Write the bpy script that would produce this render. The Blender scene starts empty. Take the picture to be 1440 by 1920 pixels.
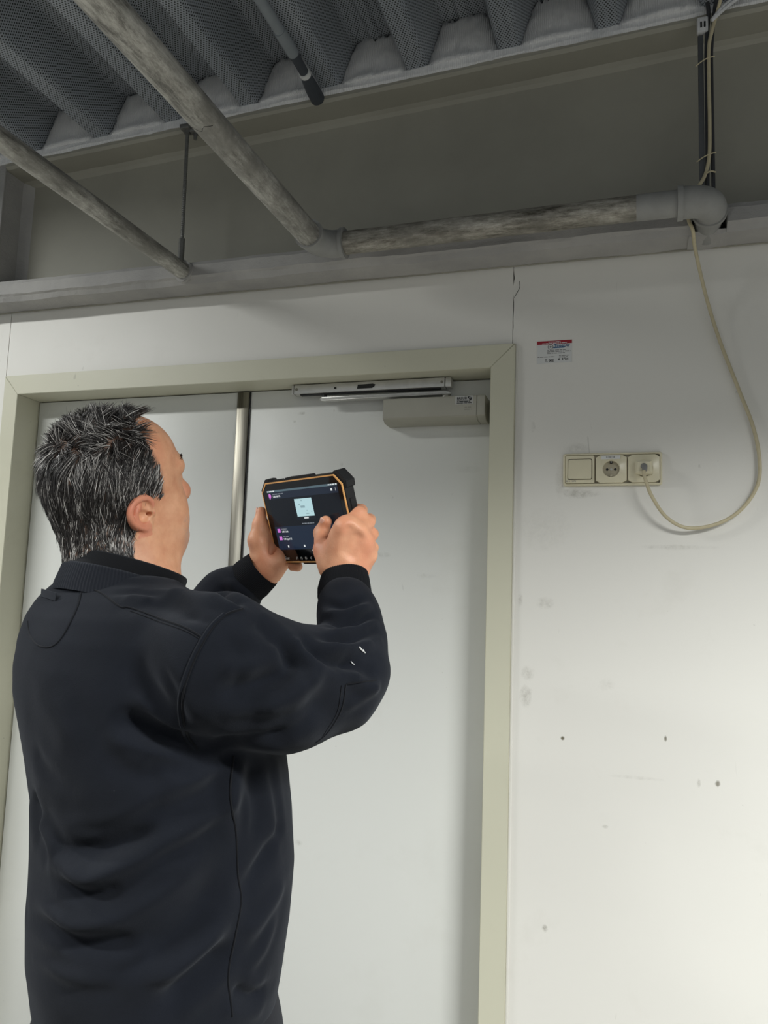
import bpy, bmesh, math, random
import numpy as np
from mathutils import Vector, Matrix
from mathutils.bvhtree import BVHTree

sc = bpy.context.scene
COL = sc.collection
random.seed(7)
RNG = np.random.default_rng(11)

# ---------------------------------------------------------------- camera
FPX, YAW, PITCH, ROLL = 1536.65, .308188, .119023, .034604      # calibrated from the photograph's lines
CAM = np.array([0., -2.05, 1.5])
_F = np.array([-math.sin(YAW)*math.cos(PITCH), math.cos(YAW)*math.cos(PITCH), math.sin(PITCH)])
_r = np.array([math.cos(YAW), math.sin(YAW), 0.]); _u = np.cross(_r, _F)
_R = math.cos(ROLL)*_r + math.sin(ROLL)*_u
_U = -math.sin(ROLL)*_r + math.cos(ROLL)*_u
MC = np.array([_R, _U, _F])
cam_data = bpy.data.cameras.new('camera')
cam_data.sensor_fit = 'HORIZONTAL'; cam_data.sensor_width = 36
cam_data.lens = FPX/1440*36; cam_data.clip_start = .02
cam = bpy.data.objects.new('camera', cam_data); COL.objects.link(cam)
cam.matrix_world = Matrix(((_R[0], _U[0], -_F[0], CAM[0]), (_R[1], _U[1], -_F[1], CAM[1]),
                           (_R[2], _U[2], -_F[2], CAM[2]), (0, 0, 0, 1)))
sc.camera = cam

# ---------------------------------------------------------------- world, exposure
world = bpy.data.worlds.new('world'); sc.world = world; world.use_nodes = True
world.node_tree.nodes['Background'].inputs[0].default_value = (.80, .84, .86, 1)
world.node_tree.nodes['Background'].inputs[1].default_value = .42
sc.view_settings.view_transform = 'Standard'; sc.view_settings.look = 'None'
sc.view_settings.exposure = 0.0; sc.view_settings.gamma = 1.0
sc.view_settings.use_curve_mapping = False
# lamps: (x, y, z, length along x, power, spread degrees)
LAMPS = [(1.35, -1.9, 2.50, 1.2, 152, 152), (-1.9, -2.2, 2.50, 1.2, 50, 152), (-2.55, -1.15, 2.80, 1.1, 34, 175)]

# ---------------------------------------------------------------- helpers
def ray(px, py): return MC.T @ np.array([(px-720)/FPX, -(py-960)/FPX, 1.])
def onY(px, py, y): d = ray(px, py); return CAM + d*(y-CAM[1])/d[1]
def onX(px, py, x): d = ray(px, py); return CAM + d*(x-CAM[0])/d[0]
def at(px, py, dep): return CAM + ray(px, py)*dep

def lin(c):
    return tuple((v/12.92 if v <= .04045 else ((v+.055)/1.055)**2.4) for v in [k/255 for k in c]) + (1,)

def tag(o, label=None, cat=None, group=None, kind=None):
    if label: o['label'] = label
    if cat: o['category'] = cat
    if group: o['group'] = group
    if kind: o['kind'] = kind
    return o

def empty(name, loc=(0, 0, 0)):
    o = bpy.data.objects.new(name, None); COL.objects.link(o); o.location = Vector(loc)
    o.empty_display_size = .05
    return o

def link(name, me, mat, parent=None, smooth=False):
    o = bpy.data.objects.new(name, me); COL.objects.link(o)
    if mat is not None and len(me.materials) == 0: me.materials.append(mat)
    if smooth:
        me.polygons.foreach_set('use_smooth', [True]*len(me.polygons))
    if parent is not None:
        o.parent = parent
        o.matrix_parent_inverse = Matrix.Translation(parent.location).inverted()
    return o

def mesh(name, verts, faces, mat, parent=None, smooth=False):
    me = bpy.data.meshes.new(name)
    me.from_pydata([tuple(map(float, v)) for v in verts], [], [tuple(f) for f in faces])
    me.validate(); me.update()
    return link(name, me, mat, parent, smooth)

def frombm(name, bm, mat, parent=None, smooth=False, autosm=None):
    me = bpy.data.meshes.new(name); bmesh.ops.recalc_face_normals(bm, faces=bm.faces)
    bm.to_mesh(me); bm.free()
    o = link(name, me, mat, parent, smooth)
    if autosm is not None:
        me.polygons.foreach_set('use_smooth', [True]*len(me.polygons))
        try: me.set_sharp_from_angle(angle=math.radians(autosm))
        except Exception: pass
    return o

def box(name, lo, hi, mat, parent=None, bev=0., seg=2):
    bm = bmesh.new()
    bmesh.ops.create_cube(bm, size=1)
    for v in bm.verts:
        v.co = Vector([(lo[i]+hi[i])/2 + v.co[i]*(hi[i]-lo[i]) for i in range(3)])
    if bev > 0:
        bmesh.ops.bevel(bm, geom=list(bm.edges), offset=bev, segments=seg, affect='EDGES', profile=.5)
    return frombm(name, bm, mat, parent, autosm=35 if bev > 0 else None)

def prism(name, poly, axis, a, b, mat, parent=None, bev=0., smooth_ang=None):
    """extrude a 2D polygon along axis ('x','y','z') from a to b; poly in the other two axes, in order"""
    bm = bmesh.new(); n = len(poly)
    def P(p, t):
        return {'x': (t, p[0], p[1]), 'y': (p[0], t, p[1]), 'z': (p[0], p[1], t)}[axis]
    v0 = [bm.verts.new(P(p, a)) for p in poly]; v1 = [bm.verts.new(P(p, b)) for p in poly]
    bm.faces.new(v0); bm.faces.new(v1[::-1])
    for i in range(n): bm.faces.new((v0[i], v0[(i+1) % n], v1[(i+1) % n], v1[i]))
    if bev > 0: bmesh.ops.bevel(bm, geom=list(bm.edges), offset=bev, segments=2, affect='EDGES')
    return frombm(name, bm, mat, parent, autosm=smooth_ang or (35 if bev > 0 else None))

def tube_geo(pts, rad, sides=16, caps=True, flat=None):
    pts = [np.array(p, float) for p in pts]; n = len(pts)
    rad = [rad]*n if np.isscalar(rad) else list(rad)
    T = []
    for i in range(n):
        t = pts[min(i+1, n-1)]-pts[max(i-1, 0)]; T.append(t/(np.linalg.norm(t)+1e-12))
    up = np.array([0, 0, 1.]) if abs(T[0][2]) < .9 else np.array([1., 0, 0])
    N = np.cross(T[0], up); N /= np.linalg.norm(N)
    V, Fc = [], []
    for i in range(n):
        N = N - T[i]*np.dot(N, T[i]); N /= np.linalg.norm(N)+1e-12
        B = np.cross(T[i], N)
        for k in range(sides):
            a = 2*math.pi*k/sides
            V.append(pts[i]+rad[i]*(math.cos(a)*N+math.sin(a)*B))
    for i in range(n-1):
        for k in range(sides):
            k2 = (k+1) % sides
            Fc.append((i*sides+k, i*sides+k2, (i+1)*sides+k2, (i+1)*sides+k))
    if caps:
        Fc.append(tuple(range(sides))[::-1]); Fc.append(tuple((n-1)*sides+k for k in range(sides)))
    return V, Fc

def tube(name, pts, rad, mat, parent=None, sides=16, caps=True):
    V, Fc = tube_geo(pts, rad, sides, caps)
    o = mesh(name, V, Fc, mat, parent, True)
    try: o.data.set_sharp_from_angle(angle=math.radians(50))
    except Exception: pass
    return o

def spline(pts, n=8):
    """Catmull-Rom through points"""
    P = [np.array(p, float) for p in pts]; P = [2*P[0]-P[1]]+P+[2*P[-1]-P[-2]]
    out = []
    for i in range(1, len(P)-2):
        for k in range(n):
            t = k/n; p0, p1, p2, p3 = P[i-1:i+3]
            out.append(.5*((2*p1)+(-p0+p2)*t+(2*p0-5*p1+4*p2-p3)*t*t+(-p0+3*p1-3*p2+p3)*t**3))
    out.append(P[-2]); return out

def join_geo(name, parts, mat, parent=None, smooth=False):
    V, Fc = [], []
    for v, f in parts:
        o = len(V); V += list(v); Fc += [tuple(i+o for i in q) for q in f]
    return mesh(name, V, Fc, mat, parent, smooth)

def text(name, body, size, mat, parent, M, align='LEFT', bold=False, ext=.0002):
    cu = bpy.data.curves.new(name, 'FONT'); cu.body = body; cu.size = size
    cu.align_x = align; cu.align_y = 'CENTER'; cu.extrude = ext
    cu.resolution_u = 3
    if bold: cu.offset = size*.02
    tmp = bpy.data.objects.new(name+'_t', cu); COL.objects.link(tmp)
    dg = bpy.context.evaluated_depsgraph_get(); dg.update()
    me = bpy.data.meshes.new_from_object(tmp.evaluated_get(dg))
    bpy.data.objects.remove(tmp); bpy.data.curves.remove(cu)
    me.transform(M); me.materials.clear()
    me.name = name
    return link(name, me, mat, parent)

def dashes(name, widths, size, mat, parent, M, align='LEFT', seed=1):
    """lines of print too small to read: rows of word-length strokes"""
    r = random.Random(seed); V, Fc = [], []; n = len(widths)
    for i, W in enumerate(widths):
        y = ((n-1)/2-i)*size; x = -W/2 if align == 'CENTER' else 0.; end = x+W
        while x < end:
            w = min(r.uniform(.9, 3.2)*size, end-x); k = len(V)
            V += [(x, y-.26*size, 0), (x+w, y-.26*size, 0), (x+w, y+.26*size, 0), (x, y+.26*size, 0)]; Fc.append((k, k+1, k+2, k+3)); x += w+.38*size
    return mesh(name, [tuple(M @ Vector(v)) for v in V], Fc, mat, parent)

# ---------------------------------------------------------------- materials
class NT:
    def __init__(s, name):
        s.m = bpy.data.materials.new(name); s.m.use_nodes = True
        s.t = s.m.node_tree; s.b = s.t.nodes['Principled BSDF']; s.out = s.t.nodes['Material Output']
    def n(s, typ, **kw):
        nd = s.t.nodes.new(typ)
        for k, v in kw.items(): setattr(nd, k, v)
        return nd
    def l(s, a, b): s.t.links.new(a, b)
    def val(s, sock, v):
        if hasattr(v, 'links') or isinstance(v, bpy.types.NodeSocket): s.l(v, sock)
        else: sock.default_value = v
    def math(s, op, a, b=0., c=None, clamp=False):
        nd = s.n('ShaderNodeMath', operation=op, use_clamp=clamp)
        s.val(nd.inputs[0], a); s.val(nd.inputs[1], b)
        if c is not None: s.val(nd.inputs[2], c)
        return nd.outputs[0]
    def noise(s, scale, detail=4, rough=.6, vec=None, stretch=None, dist=0.):
        nd = s.n('ShaderNodeTexNoise'); nd.inputs['Scale'].default_value = scale
        nd.inputs['Detail'].default_value = detail; nd.inputs['Roughness'].default_value = rough
        nd.inputs['Distortion'].default_value = dist
        v = vec if vec is not None else s.obj()
        if stretch:
            mp = s.n('ShaderNodeMapping'); mp.inputs['Scale'].default_value = stretch
            s.l(v, mp.inputs['Vector']); v = mp.outputs[0]
        s.l(v, nd.inputs['Vector']); return nd.outputs['Fac']
    def obj(s):
        if not hasattr(s, '_o'): s._o = s.n('ShaderNodeTexCoord')
        return s._o.outputs['Object']
    def ramp(s, fac, stops):
        nd = s.n('ShaderNodeValToRGB'); e = nd.color_ramp.elements
        while len(e) < len(stops): e.new(.5)
        for i, (p, c) in enumerate(stops): e[i].position = p; e[i].color = c
        s.l(fac, nd.inputs[0]); return nd.outputs[0]
    def mix(s, fac, a, b, mode='MIX'):
        nd = s.n('ShaderNodeMix', data_type='RGBA', blend_type=mode)
        s.val(nd.inputs[0], fac); s.val(nd.inputs[6], a); s.val(nd.inputs[7], b); return nd.outputs[2]
    def base(s, c): s.val(s.b.inputs['Base Color'], c); return s
    def set(s, rough=.5, metal=0., spec=.5):
        s.val(s.b.inputs['Roughness'], rough); s.val(s.b.inputs['Metallic'], metal)
        s.b.inputs['Specular IOR Level'].default_value = spec; return s
    def bump(s, h, strength=.3, dist=.002):
        nd = s.n('ShaderNodeBump'); nd.inputs['Strength'].default_value = strength
        nd.inputs['Distance'].default_value = dist; s.l(h, nd.inputs['Height'])
        s.l(nd.outputs[0], s.b.inputs['Normal']); return s

def plain(name, c, rough=.5, metal=0., spec=.5, var=.06, nscale=30, bump=0.):
    m = NT(name); a = lin(c)
    lo = tuple(max(0, v*(1-var)) for v in a[:3])+(1,); hi = tuple(min(1, v*(1+var)) for v in a[:3])+(1,)
    f = m.noise(nscale)
    m.base(m.ramp(f, [(.3, lo), (.7, hi)])).set(rough, metal, spec)
    if bump: m.bump(m.noise(nscale*6), bump, .001)
    return m.m

def scuffed(name, c, spots, rough=.45, dirt=(150, 142, 120), scuff=.5, spec=.35):
    """painted panel: faint mottling, fine scratches and dirt and other dark spots with positions of their own (x, z, rx, rz, strength)"""
    m = NT(name); a = lin(c)
    co = m.mix(m.noise(1.3, 5), tuple(v*.97 for v in a[:3])+(1,), a)
    big = m.math('MULTIPLY', m.ramp(m.noise(5.5, 6, .65), [(.58, (0, 0, 0, 1)), (.8, (1, 1, 1, 1))]), .22*scuff)
    co = m.mix(big, co, lin(dirt))
    fine = m.math('MULTIPLY', m.ramp(m.noise(14, 3, .5, stretch=(1.6, 1, .35), dist=1.2), [(.735, (0, 0, 0, 1)), (.76, (1, 1, 1, 1))]), .55*scuff)
    co = m.mix(fine, co, lin((120, 116, 105)))
    speck = m.math('MULTIPLY', m.ramp(m.noise(60, 2, .5), [(.76, (0, 0, 0, 1)), (.79, (1, 1, 1, 1))]), .5*scuff)
    co = m.mix(speck, co, lin((110, 106, 96)))
    sx = m.n('ShaderNodeSeparateXYZ'); m.l(m.obj(), sx.inputs[0])
    if spots:
        wob = m.math('MULTIPLY', m.math('SUBTRACT', m.noise(34, 6, .75), .5), 3.0)
        tot = None; gr = m.ramp(m.noise(70, 6, .8), [(.38, (.1, .1, .1, 1)), (.66, (1, 1, 1, 1))])
        for (x, z, rx, rz, st) in spots:
            dx = m.math('DIVIDE', m.math('SUBTRACT', sx.outputs[0], x), rx)
            dz = m.math('DIVIDE', m.math('SUBTRACT', sx.outputs[2], z), rz)
            r2 = m.math('ADD', m.math('MULTIPLY', dx, dx), m.math('MULTIPLY', dz, dz))
            v = m.math('SUBTRACT', 1., m.math('ADD', r2, wob), clamp=True)
            v = m.math('MULTIPLY', v, st)
            if st < .8: v = m.math('MULTIPLY', v, gr)
            tot = v if tot is None else m.math('MAXIMUM', tot, v)
        co = m.mix(tot, co, lin((108, 103, 86)))
    m.base(co).set(m.math('ADD', m.math('MULTIPLY', m.noise(9), .15), rough-.07), 0, spec)
    m.bump(m.noise(55, 4), .08, .001)
    return m.m

# wall dirt spots and one wide thin darker smear below the cable loop: read off the photograph, in metres on the wall
def spot(px, py, rx, rz, s):
    p = onY(px, py, 0); return (p[0], p[2], rx/770., rz/770., s)
wall_spots = [spot(1085, 925, 40, 10, .55), spot(985, 1305, 13, 22, .5), spot(990, 1262, 14, 16, .35), spot(1022, 1130, 18, 12, .3),
              spot(975, 1125, 6, 14, .35), spot(1270, 1026, 70, 5, .3), spot(1055, 1384, 4, 4, 1.), spot(1248, 1385, 3, 6, .9),
              spot(1310, 1469, 4, 8, .7), spot(1346, 1469, 5, 6, .8), spot(1135, 1550, 7, 4, .6), spot(1022, 1740, 6, 8, .7),
              spot(1138, 1284, 16, 12, .15), spot(1000, 800, 5, 12, .35), spot(1050, 900, 10, 40, .25), spot(1190, 1458, 50, 4, .18),
              spot(1080, 840, 30, 10, .3), spot(1020, 990, 55, 45, .12)]
M_wall = scuffed('painted_wall', (222, 220, 213), wall_spots)
def dspot(px, py, rx, rz, s):
    p = onY(px, py, .085); return (p[0], p[2], rx/735., rz/735., s)
M_door = scuffed('painted_door', (214, 215, 210), [dspot(565, 775, 10, 4, .6), dspot(552, 790, 4, 4, .4), dspot(720, 1040, 20, 6, .25),
                 dspot(880, 880, 30, 8, .12), dspot(560, 1580, 9, 6, .35), dspot(626, 770, 2, 5, .6), dspot(640, 870, 5, 6, .3), dspot(800, 1080, 26, 6, .15)], scuff=.35, rough=.38)
M_frame = scuffed('frame_paint', (199, 197, 177), [], rough=.4, dirt=(138, 132, 104), scuff=.6)
M_dark = plain('dark_gap', (22, 22, 20), .9)
M_steel = NT('brushed_steel')
_f = M_steel.noise(40, 6, .7, stretch=(1, 1, .02))
M_steel.base(M_steel.ramp(_f, [(.3, lin((96, 93, 84))), (.75, lin((176, 172, 160)))])).set(.33, .9); M_steel.bump(_f, .05, .0005); M_steel = M_steel.m
M_coat = NT('fire_coating')
_f = M_coat.noise(55, 6, .7, stretch=(1, 1, 1.8)); _g = M_coat.noise(4, 4)
M_coat.base(M_coat.ramp(_g, [(.3, lin((150, 149, 147))), (.7, lin((172, 170, 166)))])).set(.85, 0, .2); M_coat.bump(_f, .55, .004); M_coat = M_coat.m
M_cap = NT('woven_sealing')
_f = M_cap.noise(70, 6, .75); _w = M_cap.n('ShaderNodeTexWave'); _w.inputs['Scale'].default_value = 60; _w.inputs['Distortion'].default_value = 3
M_cap.l(M_cap.obj(), _w.inputs['Vector'])
M_cap.base(M_cap.ramp(M_cap.noise(9), [(.3, lin((206, 207, 208))), (.7, lin((224, 224, 223)))])).set(.9, 0, .2)
M_cap.bump(M_cap.math('ADD', _f, M_cap.math('MULTIPLY', _w.outputs['Fac'], .5)), .6, .004); M_cap = M_cap.m
M_web = NT('beam_paint')
M_web.base(M_web.ramp(M_web.noise(3, 5), [(.3, lin((142, 140, 129))), (.7, lin((154, 152, 140)))])).set(.55, 0, .35)
M_web.bump(M_web.noise(120, 3), .12, .001); M_web = M_web.m

def galvanised(name, dark, light, streak):
    m = NT(name)
    s = m.noise(48, 8, .8, stretch=streak); g = m.noise(6, 5, .7)
    c = m.ramp(s, [(.36, lin(dark)), (.5, lin(light)), (.66, lin(tuple(min(255, v+45) for v in light)))])
    c = m.mix(m.ramp(g, [(.42, (0, 0, 0, 1)), (.62, (1, 1, 1, 1))]), c, lin(tuple(int(v*.8) for v in light)))
    m.base(c).set(m.math('ADD', m.math('MULTIPLY', s, .25), .38), .35, .4); m.bump(s, .25, .0015)
    return m.m
M_galv_y = galvanised('galvanised_y', (92, 90, 85), (160, 158, 151), (1, .22, 1))
M_galv_x = galvanised('galvanised_x', (84, 80, 70), (146, 142, 132), (.22, 1, 1))
M_paintpipe = plain('grey_painted_pipe', (140, 140, 137), .55, 0, .4, .1, 20, .1)
M_rod = plain('zinc_rod', (120, 120, 116), .45, .6, .5, .15, 90)
M_conduit = plain('grey_plastic_conduit', (128, 134, 138), .5, 0, .4, .05)
M_conduit_d = plain('dark_rubber_sleeve', (62, 66, 72), .6, 0, .4, .08)
M_cable = plain('aged_white_cable', (186, 176, 146), .5, 0, .4, .07, 60)
M_cable_d = plain('dark_cable', (48, 49, 52), .55)
M_rail = plain('grey_cable_rail', (86, 88, 90), .5, .2)
M_ivory = plain('ivory_plastic', (212, 205, 178), .28, 0, .5, .05, 12)
M_ivory_d = plain('ivory_socket_well', (176, 168, 146), .35, 0, .5, .05, 20)
M_black = plain('black_detail', (16, 16, 17), .5)
M_closer = plain('silver_closer_paint', (160, 158, 146), .42, .25, .5, .03, 15)
M_alu = plain('worn_aluminium_rail', (196, 195, 190), .35, .6, .5, .1, 30)
M_paper = plain('sticker_paper', (206, 207, 205), .5, 0, .4, .03)
M_stk = plain('silver_sticker', (176, 176, 172), .4, .1)
M_red = plain('sticker_red', (150, 28, 42), .5)
M_blue = plain('sticker_blue', (44, 84, 124), .5)
M_inkgrey = plain('print_grey', (128, 128, 126), .6)
M_inkgrey2 = plain('embossed_grey', (146, 144, 133), .5)
M_ink = plain('ink_black', (18, 18, 20), .6)
M_floor = plain('concrete_floor', (128, 126, 121), .7, 0, .3, .12, 4)

# perforated deck: hole grid in developed UV coordinates (metres)
def deck_mat():
    m = NT('perforated_deck')
    uv = m.n('ShaderNodeUVMap'); sx = m.n('ShaderNodeSeparateXYZ'); m.l(uv.outputs[0], sx.inputs[0])
    p = .0078
    def grid(ou, ov):
        a = m.math('SUBTRACT', m.math('FRACT', m.math('ADD', m.math('DIVIDE', sx.outputs[0], p), ou)), .5)
        b = m.math('SUBTRACT', m.math('FRACT', m.math('ADD', m.math('DIVIDE', sx.outputs[1], p*1.732), ov)), .5)
        b = m.math('MULTIPLY', b, 1.732)
        return m.math('SQRT', m.math('ADD', m.math('MULTIPLY', a, a), m.math('MULTIPLY', b, b)))
    d = m.math('MINIMUM', grid(0, 0), grid(.5, .5))
    hole = m.math('LESS_THAN', d, .27)
    c = m.ramp(m.noise(5, 4), [(.3, lin((142, 148, 154))), (.7, lin((158, 163, 168)))])
    m.base(m.mix(hole, c, lin((40, 42, 44)))).set(.5, .1, .4)
    return m.m
M_deck = deck_mat()

# ---------------------------------------------------------------- floor, walls
tag(box('floor', (-4.2, -5.2, -.1), (3.2, .3, 0), M_floor), 'grey concrete floor under the door and wall', 'floor', kind='structure')

wall = empty('wall_back', (0, 0, 0)); tag(wall, 'white painted panel wall around the door', 'wall', kind='structure')
FX0, FX1, FZ = -1.919, -.311, 2.192        # outer door frame
WT = 2.96                                   # hidden top behind the beam
box('backing', (-4.2, .10, 0), (FX0-.03, .2, 3.1), M_dark, wall)
box('backing', (FX1+.03, .10, 0), (3.2, .2, 3.1), M_dark, wall)
box('backing', (FX0-.04, .20, FZ-.01), (FX1+.04, .25, 3.1), M_dark, wall)
rr = random.Random(3)
edge = [(-.3165, 0.)]
zz = 2.195
edge += [(-.3185, 2.19)]
while zz < 2.42:
    zz += .022; edge.append((-.3185+rr.uniform(-.0022, .0022), zz))
edge += [(-.319, WT)]
def polypanel(poly, y0, y1): return prism('wall_panel', poly, 'y', y0, y1, M_wall, wall)
polypanel([(3.2, 0.), (3.2, WT)] + edge[::-1], 0, .1)
polypanel([(-4.2, 0.), (-1.9275, 0.), (-1.9275, WT), (-4.2, WT)], 0, .1)
polypanel([(-1.9255, FZ-.004), (-.3205, FZ-.004), (-.3205, WT), (-1.9255, WT)], 0, .18)
crack = spline([(-.317, -.0006, 2.318), (-.309, -.0006, 2.333), (-.303, -.0006, 2.345), (-.3045, -.0006, 2.362)], 4)
tube('crack', crack, [.0006]*len(crack), M_dark, wall, 5)

# ---------------------------------------------------------------- door
door = empty('door_1', (-1.115, .05, 0)); tag(door, 'white double door in a beige steel frame', 'door', kind='structure')
IX0, IX1, IZ = -1.865, -.3735, 2.131
FY = -.012; g = .0006
def mitred(pts_front, y0, y1, name):
    prism(name, pts_front, 'y', y0, y1, M_frame, door, bev=.0012)
# face strips (mitred) and reveal strips
mitred([(FX0, 0), (IX0-.0, 0), (IX0, IZ+g), (FX0, FZ-g)], FY, .085, 'frame_jamb')
mitred([(IX1, 0), (FX1, 0), (FX1, FZ-g), (IX1, IZ+g)], FY, .085, 'frame_jamb')
mitred([(FX0+g, FZ), (IX0+g, IZ), (IX1-g, IZ), (FX1-g, FZ)], FY, .085, 'frame_head')
box('frame_stop', (IX1+.0, .085, 0), (FX1, .16, FZ), M_frame, door)
box('frame_stop', (FX0, .085, 0), (IX0, .16, FZ), M_frame, door)
box('frame_stop', (FX0, .085, IZ), (FX1, .16, FZ), M_frame, door)
box('caulk_bead', (FX1, -.004, 0), (FX1+.006, .02, FZ), M_wall, door, .0015)
DY = .086
box('door_leaf', (IX0+.003, DY, .008), (-1.131, DY+.045, IZ-.003), M_door, door, .002)
box('door_leaf', (-1.127, DY, .008), (IX1-.003, DY+.045, IZ-.003), M_door, door, .002)
box('cover_strip', (-1.147, DY-.006, .01), (-1.108, DY+.002, IZ-.004), M_steel, door, .0015)
box('seal', (-1.107, DY-.003, .01), (-1.104, DY+.002, IZ-.004), M_black, door)

# ---------------------------------------------------------------- beam
beam = empty('steel_beam', (-.6, 0, 2.4)); tag(beam, 'grey coated steel beam spanning the wall above the door', 'beam')
def ztop(x): return 2.917+.047*x
XB0, XB1 = -4.2, 3.2
mesh('web', [(XB0, -.004, 2.40), (XB1, -.004, 2.40), (XB1, -.004, ztop(XB1)+.02), (XB0, -.004, ztop(XB0)+.02),
             (XB0, -.03+.02, 2.40), (XB1, -.01, 2.40), (XB1, -.01, ztop(XB1)+.02), (XB0, -.01, ztop(XB0)+.02)],
     [(0, 1, 2, 3), (7, 6, 5, 4), (0, 4, 5, 1), (3, 2, 6, 7)], M_web, beam)
def wavy_strip(name, prof, x0, x1, mat, parent, n, amp, zoff=lambda x: 0., seed=0):
    """profile (y,z) swept along x with small hand-sprayed unevenness"""
    r = np.random.default_rng(seed); V, Fc = [], []; m = len(prof)
    w = [np.convolve(r.normal(0, 1, n+12), np.ones(7)/7, 'same')[6:6+n]*amp*2.2 for _ in range(2*m)]
    for i in range(n):
        x = x0+(x1-x0)*i/(n-1)
        for k, (y, z) in enumerate(prof):
            V.append((x, y+w[2*k][i], z+zoff(x)+w[2*k+1][i]))
    for i in range(n-1):
        for k in range(m):
            k2 = (k+1) % m
            Fc.append((i*m+k, (i+1)*m+k, (i+1)*m+k2, i*m+k2))
    Fc.append(tuple(range(m))); Fc.append(tuple((n-1)*m+k for k in range(m))[::-1])
    return mesh(name, V, Fc, mat, parent, False)
bprof = [(-.004, 2.402), (-.086, 2.402), (-.098, 2.413), (-.107, 2.418), (-.107, 2.450), (-.100, 2.462), (-.085, 2.466), (-.03, 2.474), (-.004, 2.492)]
wavy_strip('bottom_flange', bprof, XB0, .112, M_coat, beam, 260, .0012, seed=1)
wavy_strip('bottom_flange', bprof, .188, XB1, M_coat, beam, 180, .0012, seed=2)
box('flange_core', (.10, -.06, 2.418), (.2, -.01, 2.45), M_dark, beam)
wavy_strip('flange_lip', [(-.004, 2.4015), (-.082, 2.4015), (-.088, 2.408), (-.004, 2.412)], .105, .194, M_coat, beam, 12, .0012, seed=5)
tprof = [(-.004, -.022), (-.018, -.008), (-.03, -.001), (-.104, 0.), (-.112, .006), (-.112, .030), (-.10, .036), (-.004, .036)]
wavy_strip('top_flange', tprof, XB0, XB1, M_web, beam, 300, .0006, ztop, seed=3)
lprof = [(-.096, .018), (-.113, .014), (-.1165, .02), (-.116, .037), (-.108, .044), (-.08, .044)]
wavy_strip('flange_edge_coating', lprof, XB0, XB1, M_cap, beam, 420, .0016, ztop, seed=4)
# vertical stiffener at the left
sx = -1.90
wavy = [(-.004, 2.47), (-.107, 2.47), (-.107, 2.845), (-.004, 2.845)]
prism('stiffener', wavy, 'x', sx-.012, sx, M_coat, beam, .003)
prism('stiffener_fillet', [(sx-.002, -.004), (sx-.002, -.03), (sx+.03, -.010), (sx+.045, -.004)], 'z', 2.48, 2.84, M_coat, beam, .002)
box('stiffener_flange', (sx-.09, -.113, 2.46), (sx+.004, -.105, 2.85), M_coat, beam, .002)

# ---------------------------------------------------------------- corrugated ceiling
PER = .245; XC = -.201
def deck_profile(x0, x1):
    """list of (x, dz) of the folded sheet between x0 and x1"""
    k0 = math.floor((x0-XC)/PER); k1 = math.ceil((x1-XC)/PER); out = []
    for k in range(k0, k1+1):
        c = XC+k*PER
        out += [(c-.1, 0.), (c-.092, .012), (c-.064, .118), (c-.057, .13), (c-.018, .13), (c-.010, .124), (c+.010, .124), (c+.018, .13), (c+.057, .13), (c+.064, .118), (c+.092, .012), (c+.1, 0.)]
    return out
dp = deck_profile(-3.6, 2.8); y0, y1 = -4.8, .1
V, Fc, UV = [], [], []
s = 0.; S = []
for i, (x, dz) in enumerate(dp):
    if i: s += math.hypot(x-dp[i-1][0], dz-dp[i-1][1])
    S.append(s)
    z = ztop(x)+.036+dz
    V += [(x, y0, z), (x, y1, z), (x, y0, z+.0012), (x, y1, z+.0012)]
for i in range(len(dp)-1):
    a, b = i*4, (i+1)*4
    Fc += [(a, b, b+1, a+1), (a+2, a+3, b+3, b+2)]
    UV += [(S[i], y0), (S[i+1], y0), (S[i+1], y1), (S[i], y1), (S[i], y0), (S[i], y1), (S[i+1], y1), (S[i+1], y0)]
ceil = mesh('ceiling', V, Fc, M_deck)
ul = ceil.data.uv_layers.new(name='UVMap')
ul.data.foreach_set('uv', np.array(UV, np.float32).ravel())
tag(ceil, 'perforated corrugated steel roof deck overhead', 'ceiling', kind='structure')
# woven closures that plug the flutes above the beam
def closure(c, seed):
    r = np.random.default_rng(seed); nx, nz = 17, 11; V, Fc = [], []
    for j in range(nz):
        t = j/(nz-1)
        for i in range(nx):
            u = i/(nx-1)*2-1
            hw = .101*(1-t)+.058*t
            ww = .003*r.normal() if (abs(u) > .95 or j == nz-1) else .0012*r.normal()
            x = c+u*(hw+.006)+ww
            yy = -.113+.012*t**2+.014*abs(u)**5-.016*math.exp(-((t)/.13)**2)*(1-.6*abs(u)) - .006*math.sin(t*2.6)*(1-u*u)+.0014*r.normal()
            z = ztop(c+u*hw)+.034+t*(.128+.006*r.normal()*(j == nz-1))
            V.append((x, yy, z))
    n = len(V)
    V += [(v[0], v[1]+.02, v[2]) for v in V]
    for j in range(nz-1):
        for i in range(nx-1):
            q = (j*nx+i, j*nx+i+1, (j+1)*nx+i+1, (j+1)*nx+i)
            Fc += [q, tuple(n+k for k in q[::-1])]
    ring = [i for i in range(nx)]+[j*nx+nx-1 for j in range(1, nz)]+[(nz-1)*nx+i for i in range(nx-2, -1, -1)]+[j*nx for j in range(nz-2, 0, -1)]
    for a, b in zip(ring, ring[1:]+ring[:1]): Fc.append((b, a, n+a, n+b))
    o = mesh('flute_closure', V, Fc, M_cap, ceil, True)
for k in range(-9, 6): closure(XC+k*PER, 40+k)

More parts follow.
